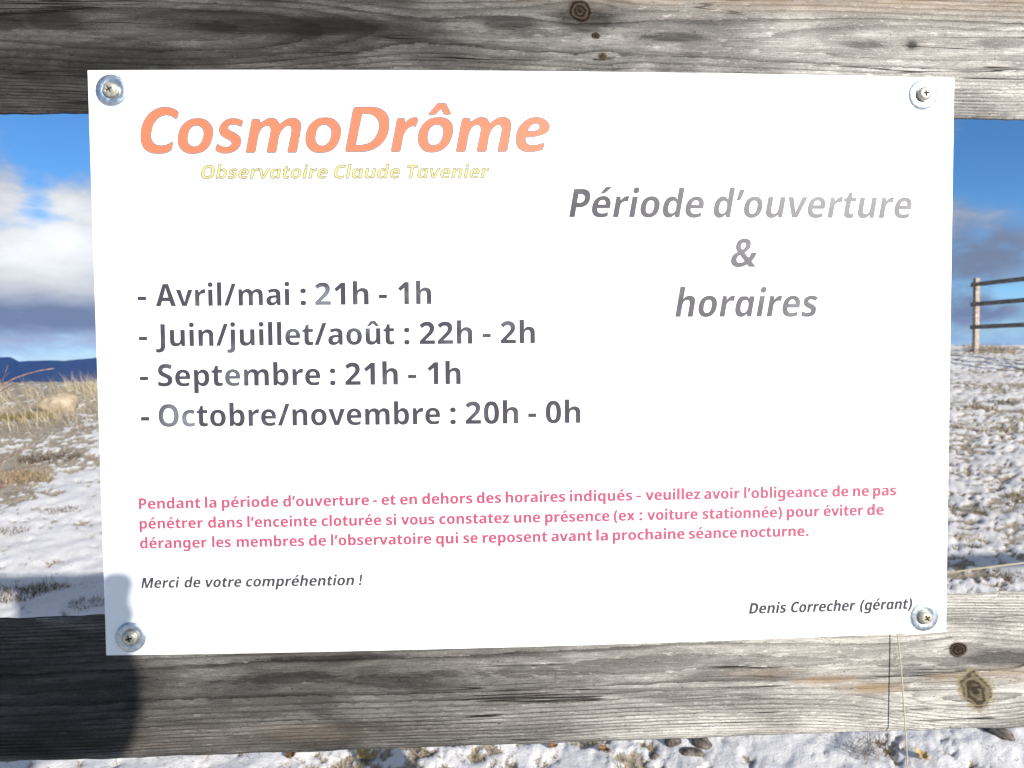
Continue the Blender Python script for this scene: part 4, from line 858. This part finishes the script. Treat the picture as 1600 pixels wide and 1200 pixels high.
tuft(2.585, 3.36, .05, 200, .04, 'dark tuft in front of the brown one beside the board', DARKGRASS)
tuft(2.53, 2.97, .07, 220, .045, 'dark tuft just above the lower rail at the right', DARKGRASS)
tuft(5.74, 7.9, .13, 320, .09, 'buff tuft halfway up the right slope', DRY, w=.0055)
tuft(6.34, 8.31, .13, 280, .09, 'reddish brown tuft right of the buff one', DARKGRASS, w=.0055)
tuft(4.96, 6.8, .26, 700, .07, 'wide brown tuft low on the right slope', DRY, w=.0045)
tuft(1.085, 1.56, .055, 120, .07, 'thin dark grass tuft under the lower rail', DARKGRASS, w=.0022)
tuft(10.75, 14.9, .35, 500, .30, 'grey grass tuft at the foot of the far fence post', DRY, w=.005)

LEAF, t, b = material('dead_leaf', rough=.6, spec=.3)
oc = t.obj(); t.put(b.inputs['Base Color'], t.mix(t.rng(t.noise(oc, 90, 4), .35, .65), (.30, .20, .08), (.50, .38, .17)))
LEAFB, t, b = material('brown_leaf', rough=.6, spec=.3)
oc = t.obj(); t.put(b.inputs['Base Color'], t.mix(t.rng(t.noise(oc, 90, 4), .35, .65), (.09, .045, .02), (.20, .11, .05)))
def leaf(x, y, L, rot, label, mat, n_=12):
    """curled oak-like leaf, a thin solid"""
    v = []; f = []; m = 7
    for i in range(n_ + 1):
        s = i / n_; w = L * .30 * math.sin(math.pi * min(1, s * 1.03)) ** .7 * (1 + .28 * math.sin(s * 19))
        for j in range(m):
            q = (j / (m - 1) - .5) * 2
            v.append((q * w, s * L - L / 2, .25 * L * (q * q) * .6 + .18 * L * (2 * s - 1) ** 2 + .0035 * math.sin(9 * s + 4 * q)))
    for i in range(n_):
        for j in range(m - 1): f.append((i * m + j, i * m + j + 1, (i + 1) * m + j + 1, (i + 1) * m + j))
    o = link('dead_leaf', v, f, mat); so = o.modifiers.new('thickness', 'SOLIDIFY'); so.thickness = .0005
    o.location = (x, y, float(terrain(x, y)) + .017); o.rotation_euler = (.25, -.2, rot)
    return tag(o, label, 'leaf')
leaf(-.372, 1.618, .062, .6, 'curled straw yellow leaf on snow under the lower rail', LEAF)
leaf(-.338, 1.600, .050, -1.1, 'smaller straw yellow leaf against the curled one', LEAF)
leaf(-.576, 1.625, .048, .2, 'crumpled dark brown leaf left of the yellow leaves', LEAFB)
leaf(.318, 1.614, .038, 1.2, 'rust brown leaf under the middle of the lower rail', LEAFB)
leaf(-.83, 1.66, .050, .9, 'pale leaf under the shaded left end of the lower rail', LEAF)
leaf(1.20, 1.50, .042, .4, 'yellow leaf in the twigs under the right knot', LEAF)
leaf(.17, 1.63, .036, 2.0, 'brown leaf just left of the dark stones', LEAFB)

STONE, t, b = material('limestone', rough=.9, spec=.2)
oc = t.obj(); t.put(b.inputs['Base Color'], t.mix(t.rng(t.noise(oc, 60, 5, .65), .35, .65), (.035, .03, .026), (.16, .14, .12)))
TAN, t, b = material('tan_limestone', rough=.9, spec=.2)
oc = t.obj(); t.put(b.inputs['Base Color'], t.mix(t.rng(t.noise(oc, 9, 5, .65), .3, .7), (.22, .17, .11), (.42, .35, .25)))
t.put(b.inputs['Normal'], t.bump(t.noise(oc, 14, 6, .7), .6, .03))
def rock(name, x, y, dims, label, mat, seed, cat='stone', sink=.25, peak=0.):
    bmh = bmesh.new(); bmesh.ops.create_icosphere(bmh, subdivisions=4, radius=1)
    vv = np.array([p.co for p in bmh.verts])
    k = 1 + .28 * fbm2(vv[:, 0] * 1.6 + seed + vv[:, 2] * .9, vv[:, 1] * 1.6 + vv[:, 2] * 1.3, 4, .55)
    k = np.minimum(k, 1.06 + .06 * fbm2(vv[:, 0] * 5, vv[:, 1] * 5 + seed, 2))
    vv = vv * k[:, None]; vv[:, 2] *= 1 + peak * vv[:, 0]
    f = [[q.index for q in p.verts] for p in bmh.faces]; bmh.free()
    o = link(name, vv * np.array(dims), f, mat); o.location = (x, y, float(terrain(x, y)) + dims[2] * (1 - 2 * sink)); o.rotation_euler = (0, 0, seed)
    return tag(o, label, cat)
rock('rock', -5.28, 9.28, (.25, .17, .14), 'pale tan rock in the dry grass on the left brow', TAN, 0.15, 'rock', peak=.55)
rock('stone', .53, 1.635, (.030, .024, .021), 'dark stone bared under the lower rail, nearest the rail', STONE, 1.)
rock('stone', .61, 1.625, (.034, .026, .023), 'dark stone just right of the bared stone under the rail', STONE, 2.)
rock('stone', .565, 1.575, (.040, .021, .016), 'flat dark stone in front of the two bared stones', STONE, 3.)
rock('stone', .46, 1.58, (.018, .015, .014), 'small dark pebble left of the flat dark stone', STONE, 4.)
rock('stone', 1.50, 1.62, (.055, .028, .022), 'dark stone under the knotty right end of the lower rail', STONE, 5.)

STRAW, t, b = material('straw_stalk', (.42, .36, .25), .55, .4)
def bez(p, n=30):
    P = [Vector(q) for q in p]; out = []
    for i in range(n + 1):
        s = i / n; Q = P[:]
        while len(Q) > 1: Q = [a.lerp(b_, s) for a, b_ in zip(Q, Q[1:])]
        out.append(Q[0])
    return out
mb = MB(); mb.tube(bez([(.300, -.035, float(terrain(.3, -.035)) - .01), (.275, -.030, -.60), (.2680, -.012, -.30), (.2650, -.004, -.22), (.2628, -.0012, -.2000)]), lambda s: .0007 - .0003 * s, 6)
tag(mb.build('grass_stalk', STRAW), 'thin pale stalk standing against the lower rail under the board', 'grass stalk')
mb = MB(); mb.tube(bez([(.30, 2.5, float(terrain(.3, 2.5)) - .01), (.42, 1.6, -.75), (.80, 1.0, -.52), (1.05, .98, -.40), (1.40, 1.0, -.41), (1.7, 1.1, -.50)], 50), lambda s: .0030 - .0016 * s, 6)
tag(mb.build('grass_stalk', STRAW), 'arching pale stalk crossing the snow right of the board', 'grass stalk')

BARK, t, b = material('red_brown_twig', rough=.6, spec=.4)
oc = t.obj(); t.put(b.inputs['Base Color'], t.mix(t.rng(t.noise(oc, 40, 3), .35, .65), (.16, .07, .05), (.34, .22, .16)))
shrub = thing('bare_shrub', 'bare reddish brown shrub reaching in from the left edge', 'shrub', (-3.05, 3.9, float(terrain(-3.05, 3.9))))
sz = float(terrain(-3.05, 3.9))
def twig(pts, r): 
    m_ = MB(); m_.tube(bez(pts, 16), lambda s: r * (1 - .75 * s) + .0006, 6); return m_
rel = lambda x, y, z: ((x + .043) * 1.35 + 3.007, (y + .533) * 1.35 - 4.433, (z - .008) * 1.35 + .008 - sz)
for pts, r in [([(0, 0, -.02), (-.05, 0, .25), rel(-2.25, 2.75, -.17), rel(-2.02, 2.75, -.068), rel(-1.80, 2.75, -.042)], .008),
               ([(0, 0, -.02), (-.10, .03, .2), rel(-2.3, 2.8, -.25), rel(-2.08, 2.8, -.15), rel(-1.98, 2.8, -.10)], .007),
               ([(0, 0, -.02), (.02, -.05, .05), rel(-2.2, 2.65, -.55), rel(-2.0, 2.62, -.43), rel(-1.83, 2.6, -.355)], .006),
               ([(0, 0, -.02), (.05, -.02, .06), rel(-2.1, 2.7, -.60), rel(-1.98, 2.7, -.50), rel(-1.86, 2.7, -.43)], .005),
               ([(0, 0, -.02), (-.15, .1, .3), rel(-2.7, 2.8, -.1), rel(-2.8, 2.8, .1), rel(-2.9, 2.8, .2)], .008),
               ([(0, 0, -.02), (-.2, .0, .2), rel(-2.7, 2.6, -.3), rel(-2.9, 2.5, -.2), rel(-3.0, 2.5, -.1)], .007),
               ([(0, 0, -.02), (-.05, .1, .3), rel(-2.4, 2.9, -.1), rel(-2.3, 3.0, .0), rel(-2.25, 3.0, .02)], .006)]:
    main = twig(pts, r).build('branch', BARK, shrub)
    B_ = bez(pts, 16)
    for k in range(7):
        s0 = B_[6 + k]; d = (B_[min(16, 7 + k)] - B_[5 + k]).normalized()
        e = s0 + d * random.uniform(.07, .14) + Vector((random.uniform(-.03, .03), random.uniform(-.05, .05), random.uniform(.0, .09)))
        sub = MB(); sub.tube([s0, s0.lerp(e, .5) + Vector((0, 0, .006)), e], lambda s: .0018 * (1 - .7 * s), 5)
        sub.build('twig', BARK, main)

# ------------------------------------------------------------------ the photographer, stooping behind the camera; casts the shadow on the board's corner
def photographer():
    J = []; E = []; Rr_ = []
    def j(p, r, par=None):
        J.append(p); Rr_.append(r if isinstance(r, tuple) else (r, r)); k = len(J) - 1
        if par is not None: E.append((par, k))
        return k
    g = float(terrain(.05, -1.0)); oz = 0
    pel = j((.03, -1.24, g + .90), (.15, .12))
    sp1 = j((.03, -1.20, g + 1.01), (.145, .11), pel); sp2 = j((.03, -1.10, g + 1.16), (.16, .115), sp1); chest = j((.03, -1.03, g + 1.25), (.15, .11), sp2)
    neck = j((.03, -.965, g + 1.345), .058, chest); h0 = j((.03, -.90, g + 1.40), (.072, .082), neck); h1 = j((.03, -.875, g + 1.475), (.078, .095), h0); h2 = j((.03, -.885, g + 1.525), (.06, .075), h1)
    j((.03, -.785, g + 1.425), .012, h0)                                    # nose
    for s in (-1, 1):
        sh = j((.03 + s * .175, -1.0, g + 1.30), .072, chest)
        elb = j((.02 + s * .155, -.82, g + 1.06), .060, sh)
        gx = .095 if s > 0 else .104; top = 1.276 if s > 0 else 1.280
        wr = j((-.043 + s * gx * .86, -.632, g + 1.150), .040, elb)
        pm = j((-.043 + s * gx, -.592, g + 1.205), (.036, .022), wr)
        for k in range(4):                                                  # four fingers closed over the front of the camera body
            z = g + top - k * .0205; L = (.9, 1., .95, .8)[k]
            a = j((-.043 + s * (gx + .004), -.566, z), .0092, pm)
            b_ = j((-.043 + s * (gx - .004), -.543, z + .001), .0078, a)
            c = j((-.043 + s * (gx - .004 - .020 * L), -.540, z), .0068, b_)
        th = j((-.043 + s * (gx - .026), -.592, g + 1.220), .0100, pm); j((-.043 + s * (gx - .048), -.588, g + 1.232), .0085, th)
        hip = j((.03 + s * .10, -1.22, g + .82), .095, pel); kn = j((.04 + s * .13, -1.10, g + .47), .066, hip)
        an = j((.04 + s * .14, -1.20, g + .09), .045, kn); hl = j((.04 + s * .14, -1.21, g + .045), .042, an); j((.04 + s * .16, -1.00, g + .035), .040, hl)
    me = bpy.data.meshes.new('person'); me.from_pydata(J, E, []); me.update()
    o = bpy.data.objects.new('person', me); COL.objects.link(o)
    sk = o.modifiers.new('skin', 'SKIN'); sk.use_smooth_shade = True
    for i, r in enumerate(Rr_): me.skin_vertices[0].data[i].radius = r
    for i in range(len(J)): me.skin_vertices[0].data[i].use_root = (i == 0)
    su = o.modifiers.new('smooth', 'SUBSURF'); su.levels = 2; su.render_levels = 2
    m, t, b = material('clothes_and_skin', rough=.8, spec=.25)
    sx = t.node('ShaderNodeSeparateXYZ'); t.put(sx.inputs[0], t.obj())
    skin = t.math('MAXIMUM', t.rng(sx.outputs[2], g + 1.33, g + 1.335, smooth=False), t.rng(sx.outputs[1], -.635, -.63, smooth=False))
    leg = t.rng(sx.outputs[2], g + .93, g + .92, smooth=False)
    t.put(b.inputs['Base Color'], t.mix(skin, t.mix(leg, (.03, .04, .06), (.05, .05, .055)), (.50, .30, .22)))
    me.materials.append(m)
    tag(o, 'stooping person in a dark jacket and knitted hat holding a bridge camera', 'person')
    HAT, t, b = material('knitted_hat', (.05, .03, .04), .95, .1)
    bmh = bmesh.new(); bmesh.ops.create_uvsphere(bmh, u_segments=28, v_segments=16, radius=1)
    vv = np.array([p.co for p in bmh.verts]); f = [[q.index for q in p.verts] for p in bmh.faces]; bmh.free()
    vv[:, 2] = np.where(vv[:, 2] < -.25, -.25 + .1 * (vv[:, 2] + .25), np.minimum(vv[:, 2], .80 + .1 * vv[:, 2]))
    link('hat', vv * np.array((.092, .108, .085)) + np.array((.03, -.885, g + 1.505)), f, HAT, o)
    BLK, t, b = material('camera_plastic', (.03, .03, .032), .45, .4)
    camr = thing('bridge_camera', 'black bridge camera held in both hands', 'camera', (-.043, -.56, .008))
    mb = MB(); X0, X1, Y0, Y1, Z0, Z1 = -.100, .090, -.020, .012, -.040, .066
    c = .020; prof = []
    for cx, cz, a0 in ((X1 - c, Z1 - c, 0), (X0 + c, Z1 - c, .5), (X0 + c, Z0 + c, 1), (X1 - c, Z0 + c, 1.5)):
        for a in np.linspace(a0 * math.pi, (a0 + .5) * math.pi, 5): prof.append((cx + c * math.cos(a), cz + c * math.sin(a)))
    n = len(prof); v = [(x, y, z) for y, s in ((Y0, .97), (Y0 + .002, 1), (Y1 - .002, 1), (Y1, .97)) for x, z in [(px_ * s, pz_ * s) for px_, pz_ in prof]]
    f = [(k * n + i, k * n + (i + 1) % n, (k + 1) * n + (i + 1) % n, (k + 1) * n + i) for k in range(3) for i in range(n)] + [tuple(range(n))[::-1], tuple(range(3 * n, 4 * n))]
    mb.add(v, f); mb.build('body', BLK, camr)
    mb = MB(); mb.lathe([(0, .016), (.014, .016), (.017, .018), (.019, .012), (.019, .008), (.019, .0)], 40); lens = mb.build('lens', BLK, camr)
photographer()
